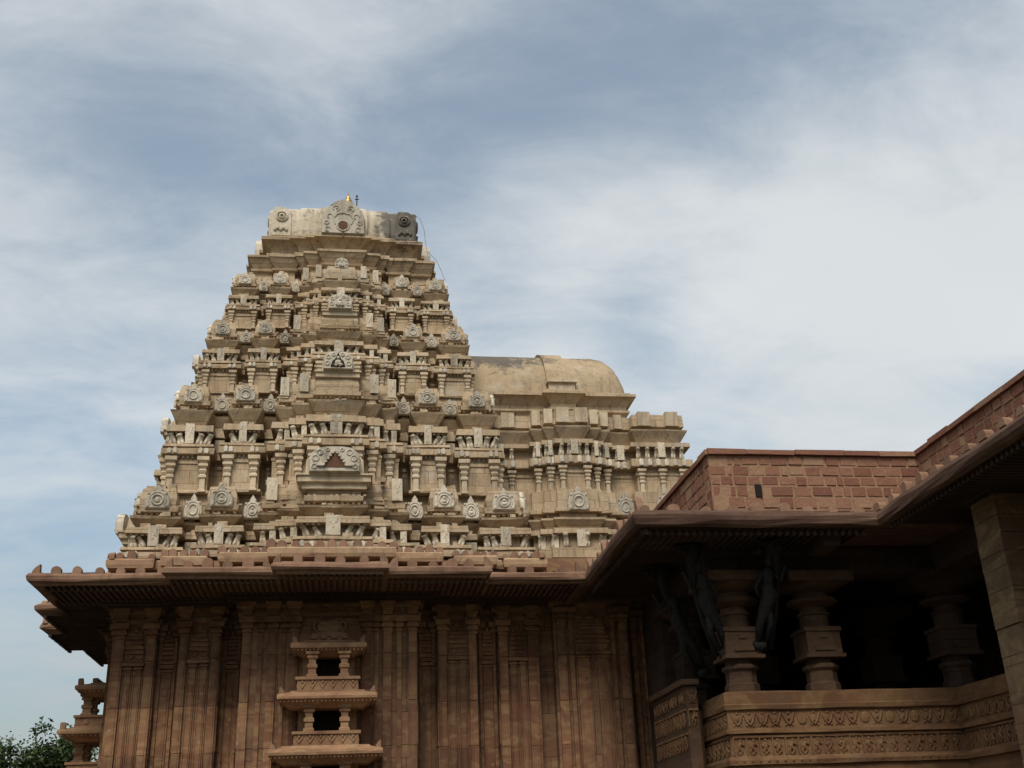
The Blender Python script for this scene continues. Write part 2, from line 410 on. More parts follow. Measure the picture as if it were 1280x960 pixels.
# ------------------------------------------------------------------ small carved pieces (front faces -Y, origin at the middle of the base, back at y=0)
def sq_profile_piece(prof):
    b = MB()
    b.sweep([(-1e-4, -1e-4), (1e-4, -1e-4), (1e-4, 1e-4), (-1e-4, 1e-4)], prof, 0, .004, True, True)
    return b
def pilaster_mesh():
    # unit height 1, half width .115
    p = [(.12, 0), (.12, .05), (.085, .07), (.085, .38), (.12, .40), (.12, .46), (.075, .50), (.105, .55), (.13, .60), (.10, .63), (.10, .66), (.155, .72), (.155, .78), (.11, .80), (.13, .84), (.19, .88), (.19, .985)]
    return sq_profile_piece(p).mesh('pilaster', M_PIECE)
def arch_outline(w, h, n=9, bulge=.06):
    pts = [(-w, 0), (w, 0), (w*(1+bulge), h*.28)]
    for i in range(n+1):
        a = PI*i/n; pts.append((w*1.0*math.cos(a), h*.42+h*.42*math.sin(a)))
    pts.append((-w*(1+bulge), h*.28))
    return pts
def arch_plaque_mesh(v):
    rnd = random.Random(v); b = MB()
    b.prism(arch_outline(.5, 1.0), -.16, .05, .10)
    top = .84+.02*v
    b.prism([(-.16, .78), (.16, .78), (.2, .88), (.12, .98), (0, 1.1+.05*rnd.random()), (-.12, .98), (-.2, .88)], -.14, .03, .15)
    b.ring((0, -.165, .40), .23, .05, 14, 5)
    b.ring((0, -.16, .40), .36, .03, 12, 4, -.2*PI, 1.2*PI)
    for s in (-1, 1):
        b.ball((s*.38, -.16, .12), (.08, .05, .09), 6, 4); b.ball((s*.36, -.16, .70), (.07, .05, .07), 6, 4)
    if v % 3 == 1: b.ball((0, -.17, .38), (.11, .07, .15), 7, 5)
    if v % 3 == 2:
        b.ball((0, -.17, .30), (.15, .08, .10), 7, 5); b.ball((0, -.18, .47), (.07, .07, .09), 7, 5)
    return b.mesh('horseshoe_arch', M_WHITE)
def lion_mesh(v):
    b = MB(); rnd = random.Random(v+30)
    k = 1+.1*rnd.random()
    b.tube([(0, .0, 0), (0, -.10, .22), (0, -.20, .50), (0, -.30, .74), (0, -.40*k, .86), (0, -.52*k, .80)], [.16, .19, .17, .14, .17, .07], 7)
    b.ball((-.13, -.30, .88), (.05, .05, .08), 5, 4); b.ball((.13, -.30, .88), (.05, .05, .08), 5, 4)
    b.tube([(-.09, -.10, .0), (-.10, -.26, .14), (-.09, -.32, .42)], [.07, .08, .06], 5)
    b.tube([(.09, -.10, .0), (.10, -.26, .14), (.09, -.32, .42)], [.07, .08, .06], 5)
    return b.mesh('bracket_lion', M_CARVE, True)
def tab_mesh(v):
    b = MB(); b.box(-.5, .5, -.16, .1, 0, 1, .02, None, 0)
    rnd = random.Random(v)
    for i in range(5): b.ball((rnd.uniform(-.3, .3), -.16, rnd.uniform(.15, .85)), (rnd.uniform(.08, .16), .05, rnd.uniform(.08, .15)), 6, 4)
    return b.mesh('carved_tab', M_CARVE)
def plaque_mesh():
    b = MB(); b.prism([(-.42, 0), (.42, 0), (.5, .3), (.46, .72), (.25, .95), (0, 1.02), (-.25, .95), (-.46, .72), (-.5, .3)], -.3, .05, .16)
    return b.mesh('eave_plaque', M_WHITE)
def merlon_mesh():
    b = MB(); b.prism([(-.5, 0), (.5, 0), (.5, .45)]+[(.5*math.cos(PI*i/7), .45+.5*math.sin(PI*i/7)) for i in range(1, 7)]+[(-.5, .45)], -.5, .5, .08)
    return b.mesh('rounded_merlon', M_EAVE)
def horn_mesh():
    b = MB(); b.prism([(-.5, 0), (.5, 0), (.42, .6), (.1, 1.2), (-.45, 1.75), (-.5, .9)], -.5, .5, .08)
    return b.mesh('corner_horn', M_EAVE)
PIL = pilaster_mesh(); ARCHES = [arch_plaque_mesh(v) for v in range(6)]; LIONS = [lion_mesh(v) for v in range(4)]
TABS = [tab_mesh(v) for v in range(3)]; EPLAQ = plaque_mesh(); MERL = merlon_mesh(); HORN = horn_mesh()

# ------------------------------------------------------------------ ground and platform
g = MB(); g.add([(-2500, -2500, 0), (2500, -2500, 0), (2500, 2500, 0), (-2500, 2500, 0)], [(0, 1, 2, 3)])
go = g.build('ground', M_GROUND); go['kind'] = 'structure'
CX, CY = -.40, 30.2
pl = thing('stone_platform', 'broad stone platform carrying the shrine and the hall', 'platform', (4, 28, 0))
b = MB(); b.sweep([(-10.4, 20.2), (3.2, 20.2), (3.2, 16.6), (9.0, 16.6), (9.0, 9.5), (24, 9.5), (24, 41), (-10.4, 41)],
                  [(.25, 0), (.25, .35), (.1, .42), (.0, .6), (.0, 1.45), (.12, 1.55), (.12, 1.9)], .9, .01); b.build('platform_body', M_PAVE, pl)

# ------------------------------------------------------------------ shrine: wall, eave, base parapet, niche pavilions
WALLZ0, WALLZ1 = 1.9, 7.60
WW = 4.70
WCY = CY+.45
WSPEC = [(0, .41, .135), (.41, .515, -.03), (.515, .705, .035), (.705, .815, -.045), (.815, 1, 0)]
shr = thing('shrine', 'square red sandstone shrine with pilastered walls, deep dark eave and stacked niche balconies', 'shrine', (CX, CY, 1.9))
wp = stepped_plan(WW, WSPEC, CX, WCY)
b = MB()
b.sweep(wp, [(.45, WALLZ0), (.45, 2.25), (.30, 2.35), (.30, 2.7), (.4, 2.78), (.4, 2.95), (.12, 3.05), (.0, 3.15), (0, 4.05), (.012, 4.06), (.012, 5.0), (0, 5.01), (0, 6.80), (.10, 6.845), (.10, 6.92), (.04, 6.93), (.04, 7.02), (.14, 7.03), (.14, 7.1), (.12, 7.2), (.12, WALLZ1)], .8, .004)
wall = b.build('wall', M_WALLJ, shr)

def strip_mesh(h, w, d, cap=True):
    """tall wall pilaster: shaft with fillets, a stepped capital at its head"""
    b = MB(); hw = w/2
    z1 = h-.34 if cap else h
    # shaft in three drums with slightly different faces
    cuts = [0, .88+jit(.012), 1.85+jit(.012), 2.86+jit(.012), z1]
    for a, c in zip(cuts, cuts[1:]):
        q = jit(.006); b.box(-hw+q*.4, hw+q*.4, -d-q-.008, .03, a+.005, c-.005, .0015)
        if w > .15: b.box(-hw*.55, hw*.55, -d-q-.02, 0, a+.006, c-.006, .001)
    if cap:
        for (o, za, zb) in [(.02, z1, z1+.05), (-.0, z1+.05, z1+.09), (.045, z1+.09, z1+.16), (.02, z1+.16, z1+.21), (.085, z1+.21, z1+.34)]:
            b.box(-hw-o, hw+o, -d-o-.01, .03, za, zb-.003, .003)
    return b.mesh('pilaster', M_WALL)
def relief_mesh(w, z0, ztop, zcol, d, narrow=False):
    """a small shrine carved on the wall: colonnettes carrying a tower of thin mouldings"""
    b = MB(); hw = w/2
    n = 1 if narrow else 2
    xs = [0] if narrow else [-hw*.52, hw*.52]
    cw = hw*(.62 if narrow else .30)
    for x in xs:
        b.box(x-cw, x+cw, -d, .02, z0, zcol-.20, .002)
        b.box(x-cw*.55, x+cw*.55, -d-.02, 0, z0+.1, zcol-.5, .002)
        for (o, a, c) in [(.00, .20, .15), (.03, .15, .11), (.0, .11, .08), (.05, .08, .0)]:
            b.box(x-cw-o, x+cw+o, -d-o-.012, .02, zcol-a, zcol-c-.002, .003)
        b.ball((x, -d-.02, zcol-.62), (cw*.5, .02, .07), 6, 4)
        b.box(x-cw-.035, x-cw-.012, -d+.02, .02, z0, zcol-.25, .001); b.box(x+cw+.012, x+cw+.035, -d+.02, .02, z0, zcol-.25, .001)
    if not narrow: b.ring((-hw*.45, -d-.01, zcol+.16), hw*.30, .025, 10, 4, PI, 2*PI); b.ring((hw*.45, -d-.01, zcol+.16), hw*.30, .025, 10, 4, PI, 2*PI)
    z = zcol+.02; k = 0; W = hw*(.98 if not narrow else .9)
    if not narrow: b.box(-W*.9, W*.9, -d+.01, .02, z, z+.17, .003); z += .17
    while z < ztop-.08:
        f = (z-zcol)/(ztop-zcol); ww = W*(1-.55*f**1.6)
        b.box(-ww, ww, -d-.045+.02*f, .02, z, z+.045, .004); b.box(-ww*.86, ww*.86, -d+.01, .02, z+.045, z+.105, .003)
        z += .105 if k < 3 else .085; k += 1
    b.ball((0, -d*.6, z+.03), (W*.30, .06, .07), 8, 4)
    return b.mesh('relief_shrine', M_WALL)
STRIP = {}
def strip(side, t, d, w, dep, z0=3.15, h=None):
    key = (round(w, 2), round(dep, 2), random.randint(0, 2))
    if key not in STRIP: STRIP[key] = strip_mesh(6.84-z0, w, dep)
    loc, rz = side_place(side, t, d, z0, CX, WCY); inst('pilaster', STRIP[key], wall, loc, rz)
REL = {}
def corbel(side, t, d, w):
    b = MB(); b.box(-w*.4, w*.4, -.10, 0, 0, .1, .006); b.box(-w*.5, w*.5, -.13, 0, .1, .2, .006); b.box(-w*.62, w*.62, -.17, 0, .2, .36, .008)
    loc, rz = side_place(side, t, d+.04, 6.86, CX, WCY); inst('corbel', b.mesh('corbel', M_WALL), wall, loc, rz)
def relief(side, t, d, w, ztop, zcol, narrow):
    key = (round(w, 2), narrow, round(ztop, 2))
    if key not in REL: REL[key] = relief_mesh(w, 0, ztop-3.15, zcol-3.15, .05, narrow)
    loc, rz = side_place(side, t, d, 3.15, CX, WCY); inst('relief_shrine', REL[key], wall, loc, rz)
for side in (0, 3, 1):
    for sg in (-1, 1):
        D0 = WW+.003; D2 = WW*1.035+.003; DC = WW*1.135+.003; DR = WW*.955+.003; DR2 = WW*.97+.003
        for (t, d, w) in [(3.95, D0, .3), (4.62, D0, .3), (2.53, D2, .28), (3.22, D2, .28), (1.82, DC, .28), (1.26, DC, .28), (.8, DC, .28)]: corbel(side, sg*t, d, w)
        # corner bay
        strip(side, sg*3.95, D0, .19, .07); strip(side, sg*4.62, D0, .19, .07); relief(side, sg*4.285, D0, .44, 6.70, 5.98, False)
        # recess between corner bay and middle bay
        relief(side, sg*3.60, DR, .34, 6.65, 5.95, True); strip(side, sg*3.44, DR, .07, .05)
        strip(side, sg*3.76, DR, .07, .05)
        # middle bay
        strip(side, sg*2.53, D2, .17, .07); strip(side, sg*3.22, D2, .17, .07); relief(side, sg*2.875, D2, .46, 6.70, 6.0, False)
        # recess beside the centre
        relief(side, sg*2.18, DR2, .30, 6.65, 5.92, True); strip(side, sg*2.05, DR2, .07, .05); strip(side, sg*2.34, DR2, .07, .05)
        # centre group
        strip(side, sg*1.82, DC, .18, .06); strip(side, sg*1.52, DC, .10, .035); strip(side, sg*1.26, DC, .18, .06); strip(side, sg*1.02, DC, .08, .03)
        strip(side, sg*.80, DC, .20, .05)

# eave
EW = 6.22
ESPEC = [(0, .19, .15), (.19, .55, .085), (.55, 1, 0)]
ep = stepped_plan(EW, ESPEC, CX, CY)
b = MB()
b.sweep(ep, [(-.20, 7.30), (-.10, 7.29), (-.06, 7.345), (.0, 7.355), (.025, 7.40), (.02, 7.47), (-.02, 7.52), (-.12, 7.55), (-1.2, 7.78)], .75, .028, True, True)
eave = b.build('eave', M_EAVE, shr)
b = MB()        # ribs and pendants on the underside, part of the carving of the soffit
def soffit(b, x0, x1, y0, y1, z, axis, step=.13):
    if axis == 'y':
        x = x0
        while x < x1:
            b.box(x, x+.05, y0, y1, z-.05, z, .003); b.box(x-.005, x+.055, y0-.02, y0+.05, z-.11, z-.05, .006); x += step
    else:
        y = y0
        while y < y1:
            b.box(x0, x1, y, y+.05, z-.05, z, .003); b.box((x0-.02 if x0 < CX else x1-.05), (x0+.05 if x0 < CX else x1+.02), y-.005, y+.055, z-.11, z-.05, .006); y += step
ZS = 7.302
soffit(b, CX-EW*.19+.12, CX+EW*.19-.1, CY-EW*1.15+.2, 25.4, ZS, 'y')
for sg in (-1, 1):
    xa, xb = sorted((CX+sg*(EW*.19-.08), CX+sg*EW*.55)); soffit(b, xa+.12, xb-.1, CY-EW*1.085+.2, 25.7, ZS, 'y')
    xa, xb = sorted((CX+sg*(EW*.55-.05), CX+sg*(EW-.2)))
    soffit(b, xa+.1, min(xb, 5.1), CY-EW+.22, 25.9, ZS, 'y')
soffit(b, CX-EW*1.0+.22, CX-WW-.1, 25.6, CY-EW*.55, ZS, 'x'); soffit(b, CX-EW*1.085+.2, CX-WW-.1, CY-EW*.55+.1, CY-EW*.19, ZS, 'x')
soffit(b, CX-EW*1.15+.2, CX-WW-.1, CY-EW*.19+.1, CY+EW*.19, ZS, 'x'); soffit(b, CX-EW*1.085+.2, CX-WW-.1, CY+EW*.19+.1, CY+EW*.55, ZS, 'x')
soffit(b, CX-EW*1.0+.22, CX-WW-.1, CY+EW*.55+.1, CY+EW-.3, ZS, 'x')
# stepped corbels between wall and soffit
b.sweep(stepped_plan(WW, WSPEC, CX, WCY), [(.14, 7.13), (.24, 7.16), (.24, 7.21), (.36, 7.22), (.36, 7.27), (.5, 7.28), (.5, 7.297)], .8, .005, True, False)
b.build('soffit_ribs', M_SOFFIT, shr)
def merlon_row(parent, side, t0, t1, d, z, step, size, cx=CX, cy=CY, horns=True, skip=.08, depth=.12):
    n = max(1, int(round((t1-t0)/step)))
    for i in range(n+1):
        if random.random() < skip: continue
        t = t0+(t1-t0)*i/n+jit(.03)
        s_ = size*random.uniform(.82, 1.12)
        loc, rz = side_place(side, t, d, z+jit(.012), cx, cy)
        if horns and i in (0, n):
            o = inst('corner_horn', HORN, parent, loc, rz, (s_*.85*(-1 if i == n else 1)*-1, depth, s_*.65))
        else: inst('rounded_merlon', MERL, parent, loc, rz+jit(.05), (s_, depth, s_*random.uniform(.75, 1.1)), jit(.05))
for side in (0, 3):
    merlon_row(eave, side, -EW*.18, EW*.18, EW*1.15-.09, 7.50, .46, .22)
    for sg in (-1, 1):
        a, c = sorted((sg*EW*.215, sg*EW*.54)); merlon_row(eave, side, a, c, EW*1.085-.09, 7.50, .44, .22)
        a, c = sorted((sg*EW*.57, sg*EW*.985)); merlon_row(eave, side, a, c if side or sg < 0 else 5.5, EW-.09, 7.50, .43, .21)
# base parapet at the foot of the tower
BW = 4.95
BSPEC = [(0, .28, .20), (.28, .50, .11), (.50, .56, -.02), (.56, .76, .05), (.76, .80, -.03), (.80, 1, 0)]
b = MB()
bp = stepped_plan(BW, BSPEC, CX, CY)
b.sweep(bp, [(-.35, 7.7), (-.35, 7.93), (.0, 7.95), (.02, 8.02), (.02, 8.13), (-.03, 8.17), (-.35, 8.19)], .5, .012, True, True)
bpar = b.build('base_parapet', M_PARA, shr)
for side in (0, 3, 1):
    for sg in (-1, 1):
        a, c = sorted((sg*BW*.30, sg*BW*.49)); merlon_row(bpar, side, a, c, BW*1.11-.1, 8.16, .26, .19, horns=False, skip=.03, depth=.12)
        a, c = sorted((sg*BW*.57, sg*BW*.75)); merlon_row(bpar, side, a, c, BW*1.05-.1, 8.16, .24, .18, horns=False, skip=.03, depth=.12)
        a, c = sorted((sg*BW*.81, sg*BW*.99)); merlon_row(bpar, side, a, c, BW-.1, 8.16, .24, .18, horns=False, skip=.03, depth=.12)
    merlon_row(bpar, side, -BW*.27, BW*.27, BW*1.20-.1, 8.16, .27, .20, horns=False, skip=.03, depth=.12)

# niche pavilions: three stacked balconies on the middle of each side
def col_mesh():
    b = sq_profile_piece([(.11, 0), (.11, .06), (.08, .08), (.08, .2), (.105, .22), (.105, .30), (.07, .33), (.075, .44), (.11, .46), (.11, .50), (.09, .53), (.14, .56), (.14, .62)])
    return b.mesh('colonnette', M_FRIEZE)
COLN = col_mesh()
def cornice_mesh(hw, dep, roof=True):
    b = MB()
    pl_ = [(-hw, -dep), (hw, -dep), (hw, .02), (-hw, .02)]
    b.sweep(pl_, [(-.28, -.16), (-.20, -.10), (-.05, -.02), (0, 0), (.01, .05), (0, .10), (-.05, .115), (-.24, .17), (-.26, .20)], .4, .006, True, True)
    x = -hw+.05
    while x < hw-.03: b.box(x, x+.03, -dep+.04, -dep+.09, -.055, .0, .004); x += .085
    y = -dep+.1
    while y < -.05: b.box(-hw+.04, -hw+.09, y, y+.03, -.055, 0, .004); b.box(hw-.09, hw-.04, y, y+.03, -.055, 0, .004); y += .085
    return b.mesh('cornice', M_FRIEZE)
def rail_mesh(hw, dep):
    b = MB(); b.box(-hw, hw, -dep, 0, 0, .05, .004); b.box(-hw+.03, hw-.03, -dep+.03, 0, .05, .23, .003); b.box(-hw-.01, hw+.01, -dep-.01, 0, .23, .28, .004)
    n = int(2*hw/.2)
    for i in range(n):
        x = -hw+.03+(i+.5)*(2*hw-.06)/n; k = (2*hw-.06)/n*.45
        b.tube([(x-k, -dep+.03, .215), (x, -dep+.02, .09), (x+k, -dep+.03, .215)], .016, 4); b.ball((x, -dep+.025, .19), (.03, .025, .03), 5, 4)
    for y in (-dep*.3, -dep*.7):
        for s in (-1, 1): b.ball((s*(hw-.03), y, .14), (.025, .06, .06), 6, 4)
    return b.mesh('railing', M_FRIEZE)
def niche(side):
    D = WW*1.135
    tc_ = -.02
    core = MB()
    # body behind the openings, three diminishing storeys: jambs, floor and back of each niche
    for (z0, z1, hw, dep) in [(4.62, 5.02, .62, .62), (5.42, 5.98, .56, .45), (3.5, 3.92, .68, .75), (2.4, 2.8, .7, .85)]:
        for s in (-1, 1): core.box(*sorted((s*.30, s*hw)), -dep*.35, 0, z0-.3, z1+.1, .003)
    core.box(-.42, .42, -.12, 0, 6.28, 6.36, .004); core.box(-.30, .30, -.10, 0, 6.38, 6.48, .004); core.lathe([(.20, 6.48), (.27, 6.54), (.29, 6.62), (.23, 6.72), (.17, 6.75)], 12, (0, 0), .3)
    core.box(-.5, .5, -.09, 0, 6.22, 6.27, .004)
    for s in (-1, 1): core.tube([(s*.26, -.05, 6.5), (s*.36, -.05, 6.58), (s*.33, -.05, 6.70), (s*.24, -.04, 6.72)], .022, 5)
    for v in range(len(core.v)): pass
    me = core.mesh('niche_body', M_FRIEZE)
    loc, rz = side_place(side, tc_, D+.01, 0, CX, WCY)
    root = inst('niche_pavilion', me, shr, loc, rz, (1, 1.28, 1) if side == 3 else (1, 1, 1))
    def sub(name, mesh, x, y, z, sc=(1, 1, 1)):
        o = bpy.data.objects.new(name, mesh); COL.objects.link(o); o.parent = root; o.location = (x, y, z); o.scale = sc; return o
    for (z, hw, dep) in [(6.02, .80, .80), (4.93, 1.03, 1.0), (3.80, 1.16, 1.12)]:
        sub('cornice', cornice_mesh(hw, dep), 0, 0, z)
        for s in (-1, 1): sub('corner_horn', HORN, s*(hw-.09), -dep+.09, z+.10, (-s*.12, .10, .10))
    for x in (-.33, -.11, .11, .33): sub('rounded_merlon', MERL, x, -.50, 6.25, (.13, .1, .12))
    for (z, hw, dep) in [(5.07, .67, .78), (3.95, .70, .84), (2.80, .75, .9)]: sub('railing', rail_mesh(hw, dep), 0, 0, z, (1, 1, 1.22))
    for (z, x, y, h) in [(5.42, .34, .60, .86), (4.30, .37, .66, .86), (3.15, .40, .72, .86)]:
        for s in (-1, 1): sub('colonnette', COLN, s*x, -y, z, (1, 1, h))
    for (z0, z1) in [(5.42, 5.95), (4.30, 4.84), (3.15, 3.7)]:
        dk = MB(); dk.box(-.30, .30, -.06, .01, z0, z1); sub('niche_dark_panel', dk.mesh('niche_dark_panel', M_DARK), 0, 0, 0)  # solid dark panel stands in for the shade within each niche
niche(0); niche(3)

# ------------------------------------------------------------------ tower
tow = thing('temple_tower', 'tall stepped tan stone temple tower crowded with carved tiers above the red shrine', 'tower', (CX, CY, 8.19))
def TSPEC(pc=.17): return [(0, .165, pc), (.165, .27, pc*.70), (.27, .375, pc*.36), (.375, .455, -.11), (.455, .665, .035), (.665, .755, -.11), (.755, 1, 0)]
PC = .17
def bays(w):
    """(centre t, half width, outward distance, kind)"""
    out = []
    out.append((0, .165*w, w*(1+PC), 'centre'))
    for s in (-1, 1):
        out.append((s*.2175*w, .0525*w, w*(1+PC*.70), 'step')); out.append((s*.3225*w, .0525*w, w*(1+PC*.36), 'step'))
        out.append((s*.56*w, .105*w, w*1.035, 'bay')); out.append((s*.8775*w, .1225*w, w, 'corner'))
        out.append((s*.415*w, .04*w, w*.89, 'gap')); out.append((s*.71*w, .045*w, w*.89, 'gap'))
    return out
def tower_storey(w, z, name='storey', wallpart=True, tail=True):
    """z: dict of levels"""
    k = w/4.0
    plan = stepped_plan(w, TSPEC(PC), CX, CY)
    prof = []
    if wallpart:
        prof += [(.06*k, z['wall']), (.06*k, z['wall']+.06*k), (0, z['wall']+.08*k), (0, z['eave']-.20*k), (.03*k, z['eave']-.19*k), (.03*k, z['eave']-.12*k), (0, z['eave']-.11*k), (0, z['eave'])]
    prof += [(.13*k, z['eave']+.02*k), (.13*k, z['etop']-.05*k), (.05*k, z['etop']-.045*k), (.05*k, z['etop']-.005*k), (.11*k, z['etop']), (.10*k, z['etop']+.06*k), (-.13*k, z['etop']+.065*k), (-.16*k, z['sculpt']-.02*k), (.06*k, z['sculpt']-.01*k), (.05*k, z['slab'])]
    if tail:
        prof += [(-.20*k, z['slab']+.02*k), (-.18*k, z['slab']+.06*k), (.0*k, z['kap']-.05*k), (.02*k, z['kap']), (-.10*k, z['kap']+.02*k), (-.24*k, z['kap']+.03*k), (-.24*k, z['block']-.06*k),
                 (-.08*k, z['block']-.03*k), (-.07*k, z['block']+.07*k), (-.14*k, z['block']+.09*k), (-.12*k, (z['block']+z['btop'])/2), (-.17*k, z['btop']-.02), (-.4*k, z['btop'])]
    b = MB(); b.sweep(plan, prof, .36, .016*min(1, k+.1), True, True)
    for side in (0, 1, 3):            # chipped, uneven stones left on the ledges
        for (t, hw, d, kind) in bays(w):
            for (zz, o) in ((z['etop']+.06*k, .02), (z['slab'], -.02))+(((z['kap'], -.06), (z['block']+.07*k, -.10), (z['btop'], -.22)) if tail else ()):
                for _ in range(random.choice([1, 2, 2, 3])):
                    x = t+jit(hw*.5); q = random.uniform(.04, .11)*k; dd = d+o*k+jit(.02)
                    (px, py, _z), rz = side_place(side, x, dd-q*.6, zz, CX, CY)
                    b.box(px-q, px+q, py-q, py+q, zz-.02, zz+random.uniform(.03, .10)*k, .012)
    # raised middle block that carries the large plaque
    for side in (0, 1, 3):            # dentils under the slabs and cornices, low bosses on the sloping course
        for (t, hw, d, kind) in bays(w):
            if kind == 'gap': continue
            rows_ = [(z['sculpt']-.035*k, .03*k, .035*k)]
            if tail: rows_ += [(z['block']-.075*k, -.13*k, .045*k), (z['block']+.075*k, -.085*k, .03*k)]
            if wallpart: rows_ += [(z['eave']-.045*k, .06*k, .05*k)]
            for (zz, o, h_) in rows_:
                n_ = max(2, int(2*hw/(.105*k)))
                for q_ in range(n_):
                    if random.random() < .12: continue
                    x = t-hw+(q_+.5)*2*hw/n_; (px, py, _z), rz = side_place(side, x, d+o-.03*k, zz, CX, CY); e_ = .027*k
                    b.box(px-e_, px+e_, py-e_, py+e_, zz-.01, zz+h_, .004)
    st = b.build(name, M_TOWER, tow)
    for side in (0, 1, 3):
        for (t, hw, d, kind) in bays(w):
            def put(nm, mesh, tt, dd, zz, sc, rx=0, tilt=0):
                loc, rz = side_place(side, tt, dd, zz, CX, CY); inst(nm, mesh, st, loc, rz+jit(.03), sc, rx, tilt)
            H = (z['eave']-z['wall']-.05*k) if wallpart else 0
            if wallpart:
                if kind in ('corner', 'bay', 'centre'):
                    off = hw-.13*H if kind != 'centre' else hw-.15*H
                    for s in (-1, 1): put('pilaster', PIL, t+s*off, d+.03*k, z['wall']+.02*k, (H*.85, H*.85, H))
                elif kind == 'step': put('pilaster', PIL, t, d+.03*k, z['wall']+.02*k, (H*.85, H*.85, H))
            # plaques on the eave fascia
            eh = z['etop']-z['eave']-.05*k
            if kind != 'gap':
                xs = [-.88, -.60, .60, .88] if kind in ('corner', 'centre', 'bay') else [-.5, .5]
                for x in xs: put('eave_plaque', EPLAQ, t+x*hw, d+.13*k, z['eave']+.02*k+eh*.04, (.105*k*random.uniform(.85, 1.15), .14*k, eh*random.uniform(.8, 1.0)))
            # lions and middle tab in the sculptured course
            sh = z['sculpt']-z['etop']-.06*k; zl = z['etop']+.065*k
            if kind in ('corner', 'centre', 'bay'):
                for x in (-.84, -.42, .42, .84):
                    if random.random() < .06: continue
                    loc, rz = side_place(side, t+x*hw*.86, d-.11*k, zl, CX, CY)
                    sx = 1 if x > 0 else -1
                    inst('bracket_lion', random.choice(LIONS), st, loc, rz+sx*random.uniform(.1, .7), (sh*1.35, sh*.85, sh*random.uniform(.9, 1.05)), 0, sx*random.uniform(.15, .42))
                b2 = random.choice(TABS); put('carved_tab', b2, t, d+.02*k, zl+sh*.1, (hw*.42, .28*k, (sh+(z['slab']-z['sculpt']))*.98))
            elif kind == 'step':
                put('bracket_lion', random.choice(LIONS), t-.4*hw, d-.10*k, zl, (sh*1.2, sh*.85, sh), 0, jit(.4)); put('carved_tab', random.choice(TABS), t+.5*hw, d+.0*k, zl, (hw*.6, .25*k, sh))
            else:
                put('carved_tab', random.choice(TABS), t, d+.03*k, z['etop']-.05, (hw*1.3, .3*k, sh*1.1))
            # horseshoe arches on the block course
            if tail:
                bh = z['btop']-z['block']
                if kind in ('corner', 'bay'): put('horseshoe_arch', random.choice(ARCHES), t, d-.10*k, z['block']+.02*k, (.46*k*random.uniform(.92, 1.06), .5*k, bh*random.uniform(.80, .95)), .05)
                elif kind == 'gap': put('horseshoe_arch', random.choice(ARCHES), t, d+.05*k, z['block']-.10*k, (.36*k, .5*k, bh*random.uniform(.75, .95)), .05)
                elif kind == 'step' and random.random() < .8: put('carved_tab', random.choice(TABS), t+jit(.3)*hw, d-.08*k, z['block']+.12*k, (hw*1.0, .3*k, bh*.95))
    return st
def big_plaque(w, zb, h, hw, kind, st, dd):
    """the large plaque in the middle of a tier, standing on a stepped block"""
    for side in (0, 1, 3):
        k = w/4.0
        b = MB(); b.sweep([(-hw*1.28, -.02), (hw*1.28, -.02), (hw*1.28, .5), (-hw*1.28, .5)], [(.0, -.30*k), (.0, -.20*k), (.08*k, -.17*k), (.08*k, -.05*k), (.12*k, -.04*k), (.12*k, .0), (-.06*k, .02*k), (-.08*k, h*.62), (-.2*k, h*.95), (-.3*k, h)], .3, .006, True, True)
        loc, rz = side_place(side, 0, dd, zb, CX, CY)
        inst('plaque_block', b.mesh('plaque_block', M_PIECE), st, loc, rz)
        p = MB()
        o = [(-hw, 0), (hw, 0), (hw*1.02, h*.5), (hw*.93, h*.74), (hw*.66, h*.95), (hw*.3, h), (-hw*.3, h), (-hw*.66, h*.95), (-hw*.93, h*.74), (-hw*1.02, h*.5)]
        p.prism(o, -.14*k, .04, .05)
        y = -.145*k
        if kind == 'toothed':
            for i in range(5):                     # toothed triangular niche made of small stepped bars
                f = i/5
                for s in (-1, 1):
                    x = s*hw*(.44-.085*i); p.box(x-hw*.05, x+hw*.05, y-.05*k, y+.02, h*(.22+.115*i), h*(.30+.115*i), .003)
            for s in (-1, 1): p.box(*sorted((s*hw*.42, s*hw*.70)), y-.05*k, y+.02, h*.20, h*.28, .003)
            for s in (-1, 1):
                for (x, zz, r) in [(.75, .52, .13), (.8, .2, .1), (.58, .75, .12), (.28, .85, .07)]: p.ring((s*hw*x, y, h*zz), hw*r, .016*k, 9, 4)
        else:
            for s in (-1, 1):
                for (x, zz, r) in [(.72, .3, .16), (.66, .66, .15), (.3, .8, .12)]: p.ring((s*hw*x, y, h*zz), hw*r, .018*k, 9, 4)
            p.ball((0, y, h*.35), (hw*.24, .05*k, h*.16), 7, 5); p.ball((0, y, h*.60), (hw*.12, .06*k, h*.11), 7, 5)
            for s in (-1, 1): p.tube([(0, y, h*.25), (s*hw*.3, y-.02, h*.18), (s*hw*.1, y-.03, h*.14)], [.04*k, .04*k, .03*k], 5)
        if kind != 'toothed': p.ball((0, -.04*k, h*1.06), (hw*.16, .05*k, h*.12), 7, 5)
        inst('centre_plaque', p.mesh('centre_plaque', M_WHITE), st, side_place(side, 0, dd+.10*k, zb, CX, CY)[0], rz)
        if kind in ('toothed', 'seated'):
            q = MB()
            if kind == 'toothed': q.prism([(-hw*.42, h*.16), (hw*.42, h*.16), (0, h*.80)], -.004, .03)
            else: q.prism([(-hw*.52, h*.1), (hw*.52, h*.1), (hw*.36, h*.45), (hw*.2, h*.55), (0, h*.92), (-hw*.2, h*.55), (-hw*.36, h*.45)], -.004, .03)
            inst('niche_recess', q.mesh('niche_recess', M_RUST if kind == 'toothed' else M_DARK), st, side_place(side, 0, dd+.245*k, zb, CX, CY)[0], rz)  # the seated niche's dark hollow is only colour on a flat panel
PC = .20
